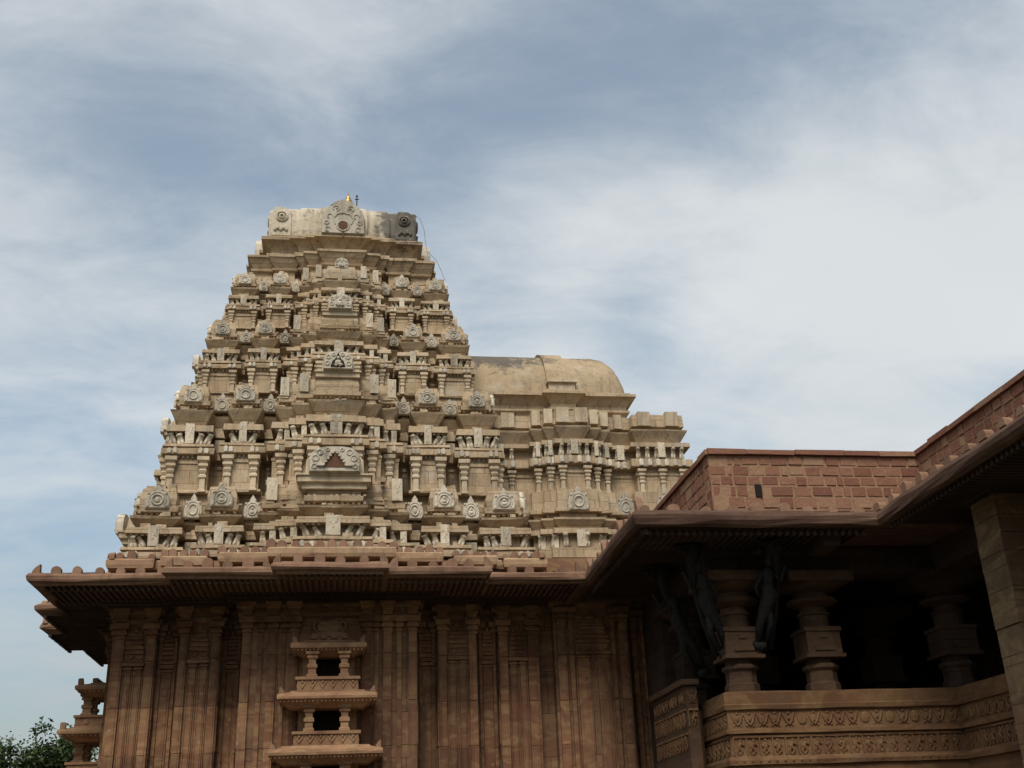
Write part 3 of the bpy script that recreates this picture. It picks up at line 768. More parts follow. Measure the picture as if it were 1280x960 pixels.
T0 = dict(eave=8.19, etop=8.42, sculpt=8.83, slab=8.97, kap=9.25, block=9.42, btop=10.0)
s0 = tower_storey(4.62, T0, wallpart=False)
T1 = dict(wall=9.98, eave=10.92, etop=11.14, sculpt=11.56, slab=11.72, kap=12.14, block=12.34, btop=12.86)
s1 = tower_storey(4.02, T1)
T2 = dict(wall=12.82, eave=13.48, etop=13.65, sculpt=13.95, slab=14.05, kap=14.36, block=14.50, btop=14.93)
s2 = tower_storey(3.43, T2)
T3 = dict(wall=14.90, eave=15.43, etop=15.57, sculpt=15.82, slab=15.90, kap=16.16, block=16.27, btop=16.66)
s3 = tower_storey(2.94, T3)
big_plaque(4.4, 9.98, .62, .58, 'toothed', s0, 4.62*1.2-.05)
big_plaque(3.8, 12.95, .48, .36, 'seated', s1, 4.02*1.2-.18)
big_plaque(3.3, 14.98, .42, .30, 'figure', s2, 3.43*1.2-.14)
big_plaque(2.6, 16.60, .30, .18, 'figure', s3, 2.94*1.2-.26)
# crown of the tower: mouldings, neck, square roof
CSPEC = [(0, .30, .16), (.30, .47, .09), (.47, .53, .0), (.53, 1, 0)]
b = MB(); b.sweep(stepped_plan(2.40, [(0, .2, .2), (.2, .36, .13), (.36, .46, .06), (.46, .54, -.05), (.54, .76, .03), (.76, .8, -.04), (.8, 1, 0)], CX, CY),
                  [(.0, 16.60), (.0, 16.92), (.08, 16.94), (.1, 17.0), (.02, 17.04), (.10, 17.16), (.17, 17.30), (.20, 17.31), (.20, 17.38), (-.1, 17.42)], .4, .010, True, True)
crown = b.build('crown_moulding', M_TOWER, tow)
b = MB(); b.sweep(stepped_plan(2.06, [(0, .28, .13), (.28, .40, .09), (.40, .62, .05), (.62, 1, 0)], CX, CY),
                  [(.0, 17.40), (-.02, 17.62), (.06, 17.66), (.06, 17.72), (-.06, 17.75), (-.04, 17.86), (.02, 17.96), (.12, 18.06), (.22, 18.09), (.22, 18.18), (.12, 18.20), (.1, 18.27), (-.1, 18.29)], .4, .010, True, True)
b.build('neck_moulding', M_TOWER, tow)
b = MB(); b.sweep(stepped_plan(1.98, [(0, .30, .10), (.30, .62, .05), (.62, .66, -.03), (.66, 1, 0)], CX, CY),
                  [(.0, 18.24), (.07, 18.33), (.10, 18.5), (.09, 18.85), (.06, 19.1), (.03, 19.24), (-.03, 19.30)], .35, .012, True, True)
b.sweep([(CX-1.9, CY-1.9), (CX+1.9, CY-1.9), (CX+1.9, CY+1.9), (CX-1.9, CY+1.9)], [(0, 19.2), (-.06, 19.3), (-.5, 19.42), (-1.5, 19.5)], .4, .01)
roof = b.build('crown_roof', M_CARVE, tow)
for side in (0, 1, 3):
    d = 2.44
    p = MB(); hw = .56
    o = [(-hw, 0), (hw, 0), (hw*1.0, .52), (hw*.9, .72), (hw*.66, .9), (hw*.34, 1.06), (0, 1.12), (-hw*.34, 1.06), (-hw*.66, .9), (-hw*.9, .72), (-hw, .52)]
    p.prism(o, -.17, .30, .04)
    for s in (-1, 1):
        p.ring((s*.19, -.175, .80), .085, .022, 10, 4, -.4*PI, 1.2*PI); p.ball((s*.17, -.18, .80), (.03, .03, .03), 5, 4)
        p.ring((s*.34, -.175, .55), .075, .02, 9, 4, 0, 1.4*PI); p.ring((s*.42, -.175, .34), .06, .018, 9, 4); p.ring((s*.38, -.175, .13), .07, .02, 9, 4, PI*.2, PI*1.6)
        p.tube([(s*.20, -.175, .30), (s*.26, -.175, .48), (s*.16, -.175, .62), (0, -.175, .66)], .022, 4)
    p.ring((0, -.175, .24), .155, .026, 14, 5)
    loc, rz = side_place(side, 0, d, 18.16, CX, CY); inst('arched_plaque', p.mesh('arched_plaque', M_WHITE), roof, loc, rz, (1.10, 1, 1.03))
    q = MB(); q.lathe([(.13, -.02), (.13, .02)], 14); q2 = MB()
    q2.v = [(x, z, y+.24) for (x, y, z) in q.v]; q2.f = q.f; q2.box(-.028, .028, -.02, .02, -.16, .13)
    inst('plaque_hole', q2.mesh('plaque_hole', M_RUST), roof, side_place(side, 0, d+.172, 18.16, CX, CY)[0], rz)
    for s in (-1, 1):
        c = MB(); c.prism([(-.29, 0), (.29, 0), (.31, .4), (.27, .85), (.10, .99), (-.2, .99), (-.29, .6)], -.06, .12, .06)
        c.ring((s*-.02, -.085, .66), .15, .035, 12, 4); c.ring((s*-.02, -.085, .66), .07, .03, 8, 4)
        for i in range(5): c.ball((-.16+.08*i, -.09, .22+.05*(i % 2)), (.05, .03, .06), 6, 4)
        me = c.mesh('corner_scroll', M_CARVE)
        inst('corner_scroll', me, roof, side_place(side, s*1.77, 1.98+.07, 18.30, CX, CY)[0], rz)
        t_ = MB(); t_.box(-.09, .09, -.1, .1, 0, .42, .01, None, .02)
        for tt in (.62, .95): inst('upright_slab', t_.mesh('upright_slab', M_WHITE), crown, side_place(side, s*tt, 2.40*1.05, 16.62, CX, CY)[0], rz)
b = MB(); b.lathe([(.16, 0), (.20, .05), (.14, .10), (.22, .2), (.25, .28), (.2, .36), (.10, .40), (.13, .44), (.06, .5), (.02, .62)], 14)
fm = b.mesh('finial', M_GOLD, True); inst('finial', fm, tow, (-.28, 28.2, 19.33), 0, (.52, .52, .92))
# lightning rod and cable
lr = thing('lightning_rod', 'thin dark metal rod with cross arms standing beside the gold finial', 'lightning rod', (-.03, 28.3, 19.3))
b = MB(); b.tube([(-.03, 28.3, 19.3), (-.03, 28.3, 19.86)], .018, 6); b.ball((-.03, 28.3, 19.88), .035, 6, 4); b.tube([(-.09, 28.3, 19.77), (.03, 28.3, 19.77)], .018, 5); b.build('rod', M_IRON, lr)
b = MB(); pts = [(CX+2.05, CY-2.1, 19.2), (CX+2.22, CY-2.25, 18.95), (CX+2.32, CY-2.38, 18.5), (CX+2.34, CY-2.45, 18.12), (CX+2.38, CY-2.5, 17.75), (CX+2.62, CY-2.65, 17.40), (CX+2.72, CY-2.75, 17.1), (CX+2.86, CY-2.9, 16.6)]
b.tube(pts, .006, 5)
cb = b.build('cable', M_IRON); cb['label'] = 'thin dark cable looping down the right edge of the tower top'; cb['category'] = 'cable'

# ------------------------------------------------------------------ vaulted antechamber (right of the tower)
va = thing('vaulted_antechamber', 'lower tan stone block right of the tower, roofed by a smooth rounded vault', 'antechamber', (5.5, 29, 8.19))
def rect_stepped(x0, x1, y0, y1, steps):
    """front side (y0) steps: list of (xa, xb, projection); left/right/back plain, end wall stepped once"""
    pts = [(x0, y0)]
    for (a, c, p) in steps:
        pts += [(a, y0), (a, y0-p), (c, y0-p), (c, y0)]
    pts += [(x1, y0), (x1, y0+.9), (x1+.22, y0+.9), (x1+.22, y1-.9), (x1, y1-.9), (x1, y1), (x0, y1)]
    out = []
    for p in pts:
        if not out or abs(p[0]-out[-1][0])+abs(p[1]-out[-1][1]) > 1e-6: out.append(p)
    return out
ASTEPS = [(4.55, 4.85, .18), (4.85, 5.15, .32), (5.15, 6.05, .46), (6.05, 6.35, .32), (6.35, 6.62, .18), (7.02, 8.35, .26)]
def clean(steps):
    """touching steps merge into one outline"""
    return steps
def ante_plan(y0=26.75):
    pts = [(1.5, y0), (4.55, y0), (4.55, y0-.18), (4.85, y0-.18), (4.85, y0-.32), (5.15, y0-.32), (5.15, y0-.46), (6.05, y0-.46), (6.05, y0-.32), (6.35, y0-.32), (6.35, y0-.18), (6.62, y0-.18), (6.62, y0),
           (7.2, y0), (7.2, y0-.26), (8.68, y0-.26), (8.68, y0+.6), (8.5, y0+.6), (8.5, 33.05), (8.68, 33.05), (8.68, 33.9), (1.5, 33.9)]
    return pts
ap = ante_plan()
A = dict(base=8.2, eave=8.35, etop=8.62, sculpt=9.0, slab=9.14, kap=9.42, block=9.62, btop=10.22, wall=10.2, e2=10.86, e2t=11.08, sc2=11.42, sl2=11.55, k2=11.92, b2=12.0, bt2=12.36)
b = MB()
b.sweep(ap, [(.25, 7.9), (.25, A['eave']), (.30, A['eave']+.02), (.30, A['etop']), (.08, A['etop']+.02), (.06, A['sculpt']), (.24, A['sculpt']+.01), (.23, A['slab']),
             (.05, A['slab']+.03), (.07, A['slab']+.06), (.20, A['kap']-.05), (.2, A['kap']), (.02, A['kap']+.03), (.02, A['block']-.06), (.14, A['block']-.03), (.14, A['block']+.06), (.08, A['block']+.08), (.06, A['btop']-.03),
             (-.08, A['btop']), (-.08, A['e2']-.2), (-.05, A['e2']-.19), (-.05, A['e2']-.12), (-.08, A['e2']-.11), (-.08, A['e2']), (.08, A['e2']+.02), (.08, A['e2t']), (-.14, A['e2t']+.02), (-.15, A['sc2']), (.06, A['sc2']+.01), (.05, A['sl2']),
             (-.16, A['sl2']+.02), (-.14, A['sl2']+.06), (.02, A['k2']-.05), (.03, A['k2']), (-.12, A['k2']+.02), (-.12, A['b2']), (-.03, A['b2']+.02), (-.05, A['bt2']), (-.5, A['bt2']+.03)], .45, .010, True, True)
abody = b.build('walls', M_TOWER, va)
AB = [(3.75, 26.75, .42, 'w'), (4.70, 26.57, .15, 's'), (5.0, 26.43, .15, 's'), (5.6, 26.29, .45, 'b'), (6.2, 26.43, .15, 's'), (6.5, 26.57, .13, 's'), (7.94, 26.49, .68, 'b'), (6.91, 26.75, .16, 'g')]
for (x, y, hw, kind) in AB:
    P = lambda nm, me, xx, dd, z, sc, rz=0, rx=0: inst(nm, me, abody, (xx, y-dd, z), rz+jit(.03), sc, rx)
    H = A['e2']-A['wall']-.03
    if kind in 'bw':
        for s in (-1, 1): P('pilaster', PIL, x+s*(hw-.13), -.06, A['wall']+.01, (H*.95, H*.95, H))
        if hw > .5: P('pilaster', PIL, x, -.06, A['wall']+.01, (H*.95, H*.95, H))
    elif kind == 's': P('pilaster', PIL, x, -.06, A['wall']+.01, (H*.9, H*.9, H))
    n = max(2, int(hw*2/.2))
    for i in range(n):
        xx = x-hw+(i+.5)*2*hw/n
        P('eave_plaque', EPLAQ, xx, .08, A['e2']+.03, (.12, .13, .19))
        if kind != 'w' or i % 2: P('bracket_lion', random.choice(LIONS), xx, -.12, A['e2t']+.01, .36, jit(.4))
        if kind != 'w' and i % 2 == 0: P('bracket_lion', random.choice(LIONS), xx, .10, A['etop']+.01, .40, jit(.5))
    P('carved_tab', random.choice(TABS), x, .06, A['e2t']+.05, (.18 if kind != 's' else .1, .25, .40))
    P('carved_tab', random.choice(TABS), x, .20, A['etop']+.05, (.2 if kind != 's' else .12, .25, .42))
    if kind in 'bg': P('horseshoe_arch', random.choice(ARCHES[:1]+ARCHES[3:4]), x, .11, A['block']-.02, ((.52 if kind == 'b' else .46), .5, .58), 0, .04)
    # small upright blocks on the top parapet
    for s in (-1, 1) if hw > .3 else (0,):
        bb = MB(); q = .17 if hw > .3 else .11; bb.box(-q, q, -.07, .2, 0, .40, .01)
        inst('parapet_block', bb.mesh('parapet_block', M_PIECE), abody, (x+s*hw*.55, y+.04, A['b2']+.02))
# neck and cornice under the vault
vp = [(1.5, 27.55), (5.25, 27.55), (5.25, 27.38), (6.0, 27.38), (6.0, 27.55), (7.42, 27.55), (7.42, 33.0), (1.5, 33.0)]
b = MB(); b.sweep(vp, [(-.05, 12.3), (-.05, 12.75), (.05, 12.80), (.05, 12.86), (-.03, 12.88), (-.02, 12.98), (.12, 13.16), (.22, 13.2), (.22, 13.28), (.10, 13.30), (.10, 13.36), (-.2, 13.38)], .5, .008, True, True)
b.build('vault_cornice', M_TOWER, va)
b = MB()         # the vault: half barrel along x, rolled over at its right end
NX, NA = 26, 18; yc, hwv, zv, hv, xe, rx_ = 30.2, 2.62, 13.34, 1.88, 6.5, 1.04
rows = []
for i in range(NX+1):
    if i <= 10: x = 1.5+(xe-1.5)*i/10; f = 1.0
    else:
        a = (i-10)/(NX-10)*PI/2; x = xe+rx_*math.sin(a); f = max(1-math.sin(a)**3.4, 0)**.42
    for k in range(NA+1):
        th = PI*k/NA
        c_ = math.copysign(abs(math.cos(th))**.9, math.cos(th))
        b.v.append((x+jit(.006), yc-hwv*c_*(.8+.2*f), zv+hv*f*math.sin(th)**.9+jit(.006)))
for i in range(NX):
    for k in range(NA):
        q = i*(NA+1)+k; b.f.append((q, q+1, q+NA+2, q+NA+1))
vault = b.build('vault', M_VAULT, va, True)
b = MB()         # raised band across the vault over the middle bay, with its small stepped foot
for (x0, x1, o) in [(5.22, 5.80, .09)]:
    base = len(b.v)
    for x, dz in ((x0, -.1), (x0, o), (x1, o), (x1, -.1)):
        for k in range(10):
            th = .10+(PI*.75-.10)*k/9
            b.v.append((x, yc-(hwv+dz)*math.copysign(abs(math.cos(th))**.9, math.cos(th)), zv+(hv+dz)*math.sin(th)**.9))
    for r in range(3):
        for k in range(9): q = base+r*10+k; b.f.append((q, q+1, q+11, q+10))
    b.f += [tuple(base+r*10 for r in range(4)), tuple(base+r*10+9 for r in reversed(range(4)))]
b.build('vault_band', M_VAULT, va)
b = MB(); b.box(5.26, 5.98, 27.42, 28.0, 13.37, 13.62, .006); b.box(5.20, 6.04, 27.34, 28.0, 13.62, 13.70, .006); b.build('band_foot', M_PIECE, va)

# ------------------------------------------------------------------ link wall between shrine and hall
lw = thing('antechamber_wall', 'dim pilastered sandstone wall in the corner between shrine and hall', 'wall', (6, 26, 1.9))
b = MB(); b.sweep([(3.9, 26.2), (4.75, 26.2), (4.75, 25.9), (6.55, 25.9), (6.55, 26.3), (7.6, 26.3), (7.6, 34), (3.9, 34)], [(.2, 1.9), (.2, 2.9), (0, 3.0), (0, 7.1), (.1, 7.2), (.1, 8.3)], .8, .006); lwb = b.build('wall_body', M_WALLJ, lw)
for x, w in [(4.92, .2), (5.15, .1), (6.15, .1), (6.40, .2)]:
    k = strip_mesh(3.97, w, .07); inst('pilaster', k, lwb, (x, 25.9, 3.15))
inst('relief_shrine', relief_mesh(.9, 0, 3.75, 2.95, .05), lwb, (5.65, 25.9, 3.15))
for x in (6.75, 7.0, 7.3): inst('pilaster', strip_mesh(3.97, .12, .07), lwb, (x, 26.3, 3.15))

# ------------------------------------------------------------------ hall and porch
hall = thing('pillared_hall', 'dark open pillared hall with carved bench wall and red masonry roof parapet', 'hall', (12, 26, 1.9))
HZ = 7.42
def eave_build(plan, zt, parent, nm='eave'):
    b = MB(); b.sweep(plan, [(-.22, zt-.15), (-.06, zt-.18), (.0, zt-.14), (.04, zt-.06), (.04, zt+.02), (.0, zt+.10), (-.12, zt+.14), (-1.0, zt+.32)], .8, .034, True, True)
    return b.build(nm, M_HEAVE, parent)
hp = [(5.2, 19.35), (9.85, 19.35), (9.85, 19.9), (21, 19.9), (21, 33), (7.9, 33), (7.9, 26.6), (5.2, 26.6)]
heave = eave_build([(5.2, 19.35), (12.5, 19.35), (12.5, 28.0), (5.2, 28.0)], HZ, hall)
b = MB()
x = 5.35
while x < 9.7:
    b.box(x, x+.05, 19.6, 21.0, HZ-.21, HZ-.148, .003); b.box(x-.005, x+.055, 19.55, 19.63, HZ-.30, HZ-.19, .006); x += .14
y = 19.5
while y < 25.3:
    b.box(5.42, 7.1, y, y+.05, HZ-.21, HZ-.148, .003); b.box(5.38, 5.46, y-.005, y+.055, HZ-.30, HZ-.19, .006); y += .14
b.box(9.0, 9.35, 19.8, 20.6, HZ-.42, HZ-.15, .02)          # a broken lump under the eave
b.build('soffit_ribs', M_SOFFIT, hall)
for i in range(9):
    xx = 5.5+i*.52+jit(.08)
    inst('rounded_merlon', MERL, heave, (xx, 19.52, HZ+.12), 0, (.26*random.uniform(.6, 1.1), .14, .2*random.uniform(.5, 1.1)))
for i in range(10):
    yy = 19.6+i*.5
    inst('corner_horn' if i % 3 == 0 else 'rounded_merlon', HORN if i % 3 == 0 else MERL, heave, (5.36, yy, HZ+.12), -PI/2, (.22, .14, .2))
# roof slab, ceiling and inner walls
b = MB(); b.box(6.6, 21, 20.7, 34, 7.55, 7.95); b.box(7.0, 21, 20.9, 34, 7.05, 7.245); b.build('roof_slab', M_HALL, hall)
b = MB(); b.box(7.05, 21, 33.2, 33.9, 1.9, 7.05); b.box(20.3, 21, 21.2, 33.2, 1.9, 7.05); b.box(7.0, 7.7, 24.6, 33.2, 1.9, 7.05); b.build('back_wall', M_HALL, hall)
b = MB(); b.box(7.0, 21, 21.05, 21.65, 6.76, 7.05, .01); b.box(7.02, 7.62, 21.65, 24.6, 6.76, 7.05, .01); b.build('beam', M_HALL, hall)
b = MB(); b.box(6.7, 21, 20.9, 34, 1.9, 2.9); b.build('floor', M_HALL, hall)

def masonry_strip(p0, p1, z0, z1, nrm, thick, parent, hole=None, rows=7):
    """coursed rubble parapet along p0-p1: one mesh of stones set into a mortar core"""
    p0 = Vector(p0); p1 = Vector(p1); L = (p1-p0).length; u = (p1-p0)/L; n = Vector(nrm)
    b = MB()
    def P(s, d, z): q = p0+u*s+n*d; return (q.x, q.y, z)
    def blk(s0, s1, za, zb, d0, d1, j, tone, ins):
        vs = []
        for d, i in ((d0, 0), (d1, ins)):
            for (s, z) in ((s0+i, za+i), (s1-i, za+i), (s1-i, zb-i), (s0+i, zb-i)): vs.append(P(s+jit(j), d+jit(j*.5), z+jit(j)))
        b.add(vs, [(0, 1, 2, 3), (4, 5, 6, 7), (0, 1, 5, 4), (1, 2, 6, 5), (2, 3, 7, 6), (3, 0, 4, 7)], tone)
    blk(0, L, z0, z1, -thick, -.012, 0, .88, 0)
    h = (z1-z0)/rows
    z = z0
    for r in range(rows):
        hh = h*random.uniform(.88, 1.12) if r < rows-1 else z1-z
        s = -random.uniform(0, .3)
        while s < L:
            w = random.choice([.16, .22, .28, .34, .38, .44])*random.uniform(.85, 1.15)
            a, c = max(s, .0), min(s+w, L)
            if c-a > .06:
                if not (hole and a < hole[0]+.02 and c > hole[0]-.02 and z < hole[1] < z+hh+.05):
                    blk(a+random.uniform(.006, .022), c-random.uniform(.006, .022), z+random.uniform(.006, .02), min(z+hh, z1)-random.uniform(.003, .018), -.1, .006+random.uniform(-.010, .008), .007, random.choice([.1, .2, .3, .35, .45, .5, .55, .6, .65, .75, .85, .95]), .012)
            s += w
        z += hh
    # coping stones
    s = -.03
    while s < L:
        w = random.uniform(.7, 1.1); c = min(s+w, L+.03)
        blk(s+.006, c-.006, z1+.004, z1+.11+jit(.012), -thick-.04, .07+jit(.012), .008, random.choice([.2, .35, .5, .75]), .0); s += w
    return b
PZ0, PZ1 = 7.6, 9.24
mp_ = masonry_strip((7.3, 21.0), (11.93, 21.0), PZ0, PZ1, (0, -1), .4, hall, (1.0, 8.42)); par = mp_.build('roof_parapet', M_MASON, hall)
b = MB(); b.box(8.22, 8.36, 20.975, 21.0, 8.33, 8.60); b.build('drain_hole_panel', M_DARK, par)  # dark panel on the wall, painted shade in place of a real hole
masonry_strip((7.3, 27.5), (7.3, 21.0), PZ0, PZ1, (-1, 0), .4, hall).build('roof_parapet', M_MASON, hall)

# bench wall with carved friezes
def frieze(parent, p0, p1, nrm, z0, ht, kind, step):
    p0 = Vector(p0); p1 = Vector(p1); L = (p1-p0).length; u = (p1-p0)/L
    b = MB(); n = max(1, int(L/step)); st = L/n
    for i in range(n):
        x = (i+.5)*st; rnd = random.random()
        if kind == 'leaf':
            x += jit(.06)*st; ht_ = ht; w0 = random.uniform(.25, .6)
            if rnd < .12: b.ball((x, -.015, ht*.5), (st*.4, .04, ht*.36), 7, 4); continue
            b.tube([(x-st*.45, -.02, ht*.88), (x-st*.18, -.035, ht*.35), (x, -.03, ht*.18), (x+st*.18, -.035, ht*.35), (x+st*.45, -.02, ht*.88)], [.02, .03, .02, .03, .02], 5)
            b.ball((x, -.02, ht*.55), (st*w0*.4, .03, ht*w0*.4), 6, 4); b.ball((x, -.02, ht*.86), (st*.12, .025, ht*.08), 6, 4)
            b.tube([(x-st*.1, -.02, ht*.3), (x-st*.3, -.02, ht*.12)], .018, 4); b.tube([(x+st*.1, -.02, ht*.3), (x+st*.3, -.02, ht*.12)], .018, 4)
        else:
            b.box(x-st*.5, x-st*.40, -.045, .01, 0, ht*.9, .004); b.box(x-st*.5, x+st*.5, -.05, .01, ht*.88, ht, .006)
            q = (rnd-.5)*st*.25
            b.ball((x+q, -.03, ht*.74), (st*.10, .035, ht*.085), 6, 5)
            b.tube([(x+q, -.02, ht*.66), (x-q*.5, -.03, ht*.42), (x+st*.16*(1 if rnd > .5 else -1), -.03, ht*.22), (x, -.02, ht*.03)], [st*.12, st*.14, st*.09, st*.06], 6)
            b.tube([(x+q, -.03, ht*.62), (x+q+st*.22, -.03, ht*.5), (x+q+st*.2, -.03, ht*.75)], [.03, .025, .02], 5)
            b.tube([(x+q, -.03, ht*.6), (x+q-st*.22, -.03, ht*.46), (x-st*.1, -.03, ht*.36)], [.03, .025, .02], 5)
            b.tube([(x-q*.5, -.02, ht*.42), (x-st*.2*(1 if rnd > .5 else -1), -.03, ht*.2), (x-st*.12, -.02, ht*.04)], [st*.10, st*.07, st*.05], 5)
    me = b.mesh('carved_frieze', M_BENCH)
    ang = math.atan2(u.y, u.x)
    return inst('carved_frieze', me, parent, (p0.x, p0.y, z0), ang, (1, .65, 1))
BP = [(7.1, 21.0), (11.8, 21.0), (11.8, 12.0), (12.4, 12.0), (12.4, 21.6), (7.7, 21.6), (7.7, 24.6), (7.1, 24.6)]
b = MB(); b.sweep(BP, [(.05, 1.9), (.05, 2.6), (.10, 2.65), (.10, 2.8), (.0, 2.85), (.0, 3.1), (.06, 3.12), (.07, 3.2), (.05, 3.26), (-.02, 3.28), (-.02, 3.66), (.05, 3.68), (.05, 3.75), (-.01, 3.77), (-.01, 4.10), (.05, 4.12), (.06, 4.2), (.03, 4.22), (.04, 4.43), (-.05, 4.46)], .55, .012, False, True)
k = 7.15
while k < 11.7: b.ball((k, 20.94, 3.19), (.035, .03, .035), 6, 4); k += .16
bench = b.build('bench_wall', M_BENCH, hall)
frieze(bench, (7.15, 21.02), (11.75, 21.02), None, 3.29, .36, 'figure', .25)
frieze(bench, (7.15, 21.01), (11.75, 21.01), None, 3.78, .31, 'leaf', .25)
frieze(bench, (7.12, 24.5), (7.12, 21.05), None, 3.29, .36, 'figure', .25); frieze(bench, (7.11, 24.5), (7.11, 21.05), None, 3.78, .31, 'figure', .2)
frieze(bench, (11.82, 20.9), (11.82, 13), None, 3.29, .36, 'figure', .25); frieze(bench, (11.81, 20.9), (11.81, 13), None, 3.78, .31, 'leaf', .25)
# side block with slab cap
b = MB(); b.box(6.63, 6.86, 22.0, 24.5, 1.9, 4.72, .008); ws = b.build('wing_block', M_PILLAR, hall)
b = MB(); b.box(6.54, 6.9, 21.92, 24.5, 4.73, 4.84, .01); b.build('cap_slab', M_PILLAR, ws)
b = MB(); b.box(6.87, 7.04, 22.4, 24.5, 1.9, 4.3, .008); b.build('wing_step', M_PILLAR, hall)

frieze(ws, (6.628, 24.4), (6.628, 22.05), None, 3.95, .34, 'figure', .22); frieze(ws, (6.628, 24.4), (6.628, 22.05), None, 4.36, .28, 'leaf', .22); frieze(ws, (6.628, 24.4), (6.628, 22.05), None, 3.5, .34, 'figure', .22)
frieze(ws, (6.64, 21.998), (6.85, 21.998), None, 3.95, .34, 'figure', .2); frieze(ws, (6.64, 21.998), (6.85, 21.998), None, 4.36, .28, 'leaf', .2)
def hall_pillar(x, y, mat, s=1.0):
    root = inst('pillar', None, hall, (0, 0, 0)) if False else None
    b = MB()
    b.lathe([(.34*s, 4.45), (.34*s, 4.62), (.30*s, 4.66), (.30*s, 4.86), (.36*s, 4.92), (.36*s, 4.98), (.28*s, 5.02), (.28*s, 5.1)], 8)
    b.box(-.40*s, .40*s, -.40*s, .40*s, 5.10, 5.17, .006); b.box(-.35*s, .35*s, -.35*s, .35*s, 5.17, 5.62, .006); b.box(-.38*s, .38*s, -.38*s, .38*s, 5.62, 5.70, .006)
    b.box(-.2*s, .2*s, -.38*s, .0, 5.24, 5.32, .004); b.box(-.08*s, .08*s, -.375*s, 0, 5.48, 5.56)
    b.lathe([(.30*s, 5.70), (.29*s, 5.95), (.33*s, 5.97), (.33*s, 6.02), (.28*s, 6.04), (.26*s, 6.14)], 16)
    p = inst('pillar', b.mesh('pillar', mat), hall, (x, y, 0), 0)
    c = MB(); c.lathe([(.26*s, 6.12), (.48*s, 6.20), (.52*s, 6.25), (.46*s, 6.30), (.34*s, 6.34), (.36*s, 6.40), (.60*s, 6.52), (.66*s, 6.56)], 18)
    c.box(-.68*s, .68*s, -.68*s, .68*s, 6.56, 6.76, .006); cm = c.mesh('capital', mat)
    o = bpy.data.objects.new('capital', cm); COL.objects.link(o); o.parent = p
    return p
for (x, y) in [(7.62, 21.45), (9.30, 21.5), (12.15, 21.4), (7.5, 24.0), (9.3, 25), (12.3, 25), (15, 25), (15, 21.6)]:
    hall_pillar(x, y, M_PILLAR if y < 22 and x < 11 else M_HALL)  # pillars further in get the darker stone, as painted shade
# porch
por = thing('entrance_porch', 'projecting porch roof with heavy stone eave and masonry parapet at the right edge', 'porch', (14, 16, 1.9))
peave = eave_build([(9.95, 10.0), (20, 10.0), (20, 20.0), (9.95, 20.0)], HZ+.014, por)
b = MB(); y = 10.2
while y < 19.3:
    b.box(10.15, 12.0, y, y+.05, HZ-.16, HZ-.098, .003); b.box(10.12, 10.2, y-.005, y+.055, HZ-.25, HZ-.14, .006); y += .15
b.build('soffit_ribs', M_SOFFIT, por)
masonry_strip((11.9, 21.35), (11.9, 10.5), PZ0, PZ1+.02, (-1, 0), .4, por).build('roof_parapet', M_MASON, por)
for i in range(17):
    inst('rounded_merlon', MERL, peave, (10.14, 10.6+i*.56+jit(.06), HZ+.18), -PI/2, (.28*random.uniform(.7, 1.1), .15, .22*random.uniform(.6, 1.1)))
b = MB(); b.box(11.7, 20, 10.6, 20.9, 7.60, 7.95); b.box(11.75, 20, 10.7, 20.95, 7.02, 7.24); b.box(11.75, 12.35, 10.8, 20.9, 6.72, 7.02, .01); b.build('roof_slab', M_HALL, por)
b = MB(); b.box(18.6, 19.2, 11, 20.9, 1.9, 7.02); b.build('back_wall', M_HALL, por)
# support pier
pier = thing('support_pier', 'tall plain square pier of banded sandstone blocks propping the porch eave', 'pier', (11.4, 17.5, 1.9))
b = MB(); z = 1.9
while z < 7.18:
    h = random.uniform(.42, .66); h = min(h, 7.2-z)
    if 7.2-z-h < .2: h = 7.2-z
    b.box(11.0+jit(.012), 11.72+jit(.012), 17.15+jit(.012), 17.9+jit(.012), z+.003, z+h-.003, .004, random.random()); z += h
b.build('pier_block', M_PIER, pier)
b = MB(); b.box(10.9, 11.65+.2, 17.05, 18.0, 7.2, 7.3, .01); b.build('cap_slab', M_HALL, pier)

# black basalt bracket figures leaning from the hall pillars to the eave
def statue(base, top, lean, label, flip):
    root = thing('bracket_statue', label, 'statue', base, 'black bracket figures under the hall eave')
    bx, by, bz = base
    d = Vector(top)-Vector(base); L = d.length
    def P(a, side=0, out=0): q = Vector(base)+d*a+Vector((side*flip, 0, 0))+Vector(lean)*out; return tuple(q)
    b = MB()
    b.tube([P(.06, -.03), P(.22, -.04), P(.38, .03, .04), P(.50, .05, .05), P(.60, .0, .04), P(.68, -.02, .04), P(.73, -.02, .04)], [.07, .085, .14, .16, .10, .13, .05], 8)      # leg, hip, waist, chest, neck
    b.tube([P(.06, .12), P(.22, .16, .05), P(.38, .05, .04)], [.05, .07, .10], 7)
    b.ball(P(.79, -.03, .05), (.085, .09, .11), 9, 6); b.ball(P(.85, -.03, .0), (.07, .07, .08), 8, 5)                                                                              # head and hair knot
    b.tube([P(.67, .12, .04), P(.60, .26, .08), P(.74, .30, .10)], [.05, .04, .03], 6); b.tube([P(.67, -.14, .04), P(.55, -.24, .08), P(.46, -.16, .1)], [.05, .04, .03], 6)         # arms
    b.tube([P(0.0), P(.06)], [.16, .14], 8)
    b.build('figure', M_BASALT, root, True)
    b = MB()
    b.tube([P(0, .26, -.12), P(.3, .30, -.12), P(.6, .26, -.1), P(.85, .1, -.02), P(1.0, -.05)], [.06, .05, .05, .12, .2], 7)
    for i in range(12): b.ball(P(.88+.12*random.random(), jit(.28), jit(.12)), (.09, .09, .06), 6, 4)
    b.build('tree_canopy', M_BASALT, root, True)
statue((7.35, 21.35, 5.2), (6.55, 20.5, 7.22), (-.6, -.6, 0), 'dark basalt female bracket figure leaning left from the corner pillar', -1)
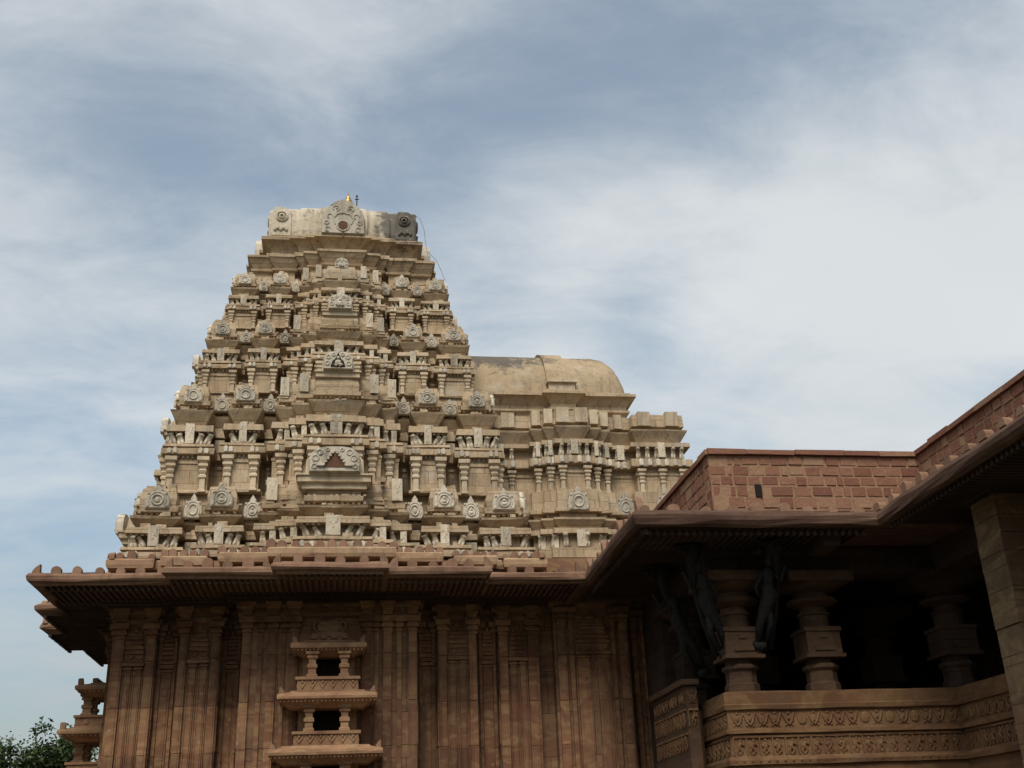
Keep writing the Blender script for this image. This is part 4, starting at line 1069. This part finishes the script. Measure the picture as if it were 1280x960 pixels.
statue((7.95, 21.15, 5.3), (8.1, 20.15, 7.22), (0, -1, 0), 'dark basalt female bracket figure on the front of the corner pillar', 1)
statue((7.25, 22.6, 5.0), (6.4, 22.2, 7.22), (-1, 0, 0), 'dark basalt bracket figure on the side pillar behind the corner', -1)

# ------------------------------------------------------------------ trees
def tree(x, y, h, cr, label, seed, nleaf=15000):
    rnd = random.Random(seed)
    root = thing('tree', label, 'tree', (x, y, 0), 'trees behind the temple')
    tb = MB(); tips = []
    tb.tube([(x, y, 0), (x+.1, y, h*.2), (x-.05, y, h*.42), (x, y, h*.6)], [.28, .22, .17, .12], 8)
    for i in range(11):
        a = rnd.uniform(0, 2*PI); z0 = h*rnd.uniform(.3, .6); r = cr*rnd.uniform(.45, 1.0); z1 = h*rnd.uniform(.55, .98)
        if i < 3: r *= .4; z1 = h*(.97-.06*i)
        p1 = (x+math.cos(a)*r*.5, y+math.sin(a)*r*.5, (z0+z1)/2+.2); p2 = (x+math.cos(a)*r, y+math.sin(a)*r, z1)
        tb.tube([(x, y, z0), p1, p2], [.09, .055, .015], 5); tips.append(p2); tips.append(p1)
    tb.build('trunk', M_BARK, root)
    lb = MB()
    cl = []
    for p in tips:
        for _ in range(5): cl.append((Vector(p)+Vector((rnd.gauss(0, .42), rnd.gauss(0, .42), rnd.gauss(0, .36))), rnd.uniform(.22, .55)))
    for i in range(nleaf):
        c, r = rnd.choice(cl)
        q = c+Vector((rnd.gauss(0, r*.6), rnd.gauss(0, r*.6), rnd.gauss(0, r*.5)))
        d = Vector((rnd.gauss(0, 1), rnd.gauss(0, 1), rnd.gauss(-.3, .7))).normalized(); s = d.orthogonal().normalized()
        s = Matrix.Rotation(rnd.uniform(0, 2*PI), 3, d) @ s
        L = rnd.uniform(.09, .20); w = L*.30
        lb.add([q, q+d*L*.5+s*w, q+d*L, q+d*L*.5-s*w], [(0, 1, 2, 3)])
    me = bpy.data.meshes.new('crown'); me.from_pydata(lb.v, [], lb.f); me.materials.append(M_LEAF); me.update()
    link('crown', me, M_LEAF, root)
tree(-13.1, 48, 6.35, 1.5, 'lower rounded green tree at the far left edge', 3)
tree(-11.6, 49, 6.75, 1.3, 'taller feathery green tree right of the rounded one, partly behind the side balconies', 5)

# wood out of view behind the camera, added to block low sky light
rnd = random.Random(11); lb = MB()
for i in range(5200):
    a = rnd.uniform(R(185), R(355)); r = rnd.uniform(20, 30); q = Vector((6+1.5*r*math.cos(a), 2+r*math.sin(a)*1.0, rnd.uniform(.3, 1)*(9.5+2.5*math.sin(a*9)+1.6*math.sin(a*23))))
    d = Vector((rnd.gauss(0, 1), rnd.gauss(0, 1), rnd.gauss(0, .7))).normalized(); u_ = d.orthogonal().normalized(); L = rnd.uniform(.8, 1.7)
    lb.add([q-d*L*.5, q+u_*L*.3, q+d*L*.5, q-u_*L*.3], [(0, 1, 2, 3)])
me = bpy.data.meshes.new('leaf_light_blocker'); me.from_pydata(lb.v, [], lb.f); me.materials.append(M_LEAF); me.update()
wo = link('leaf_light_blocker', me, M_LEAF); wo['kind'] = 'stuff'; wo['label'] = 'green wood added unseen behind the camera to block low sky light'; wo['category'] = 'leaf_light_blocker'
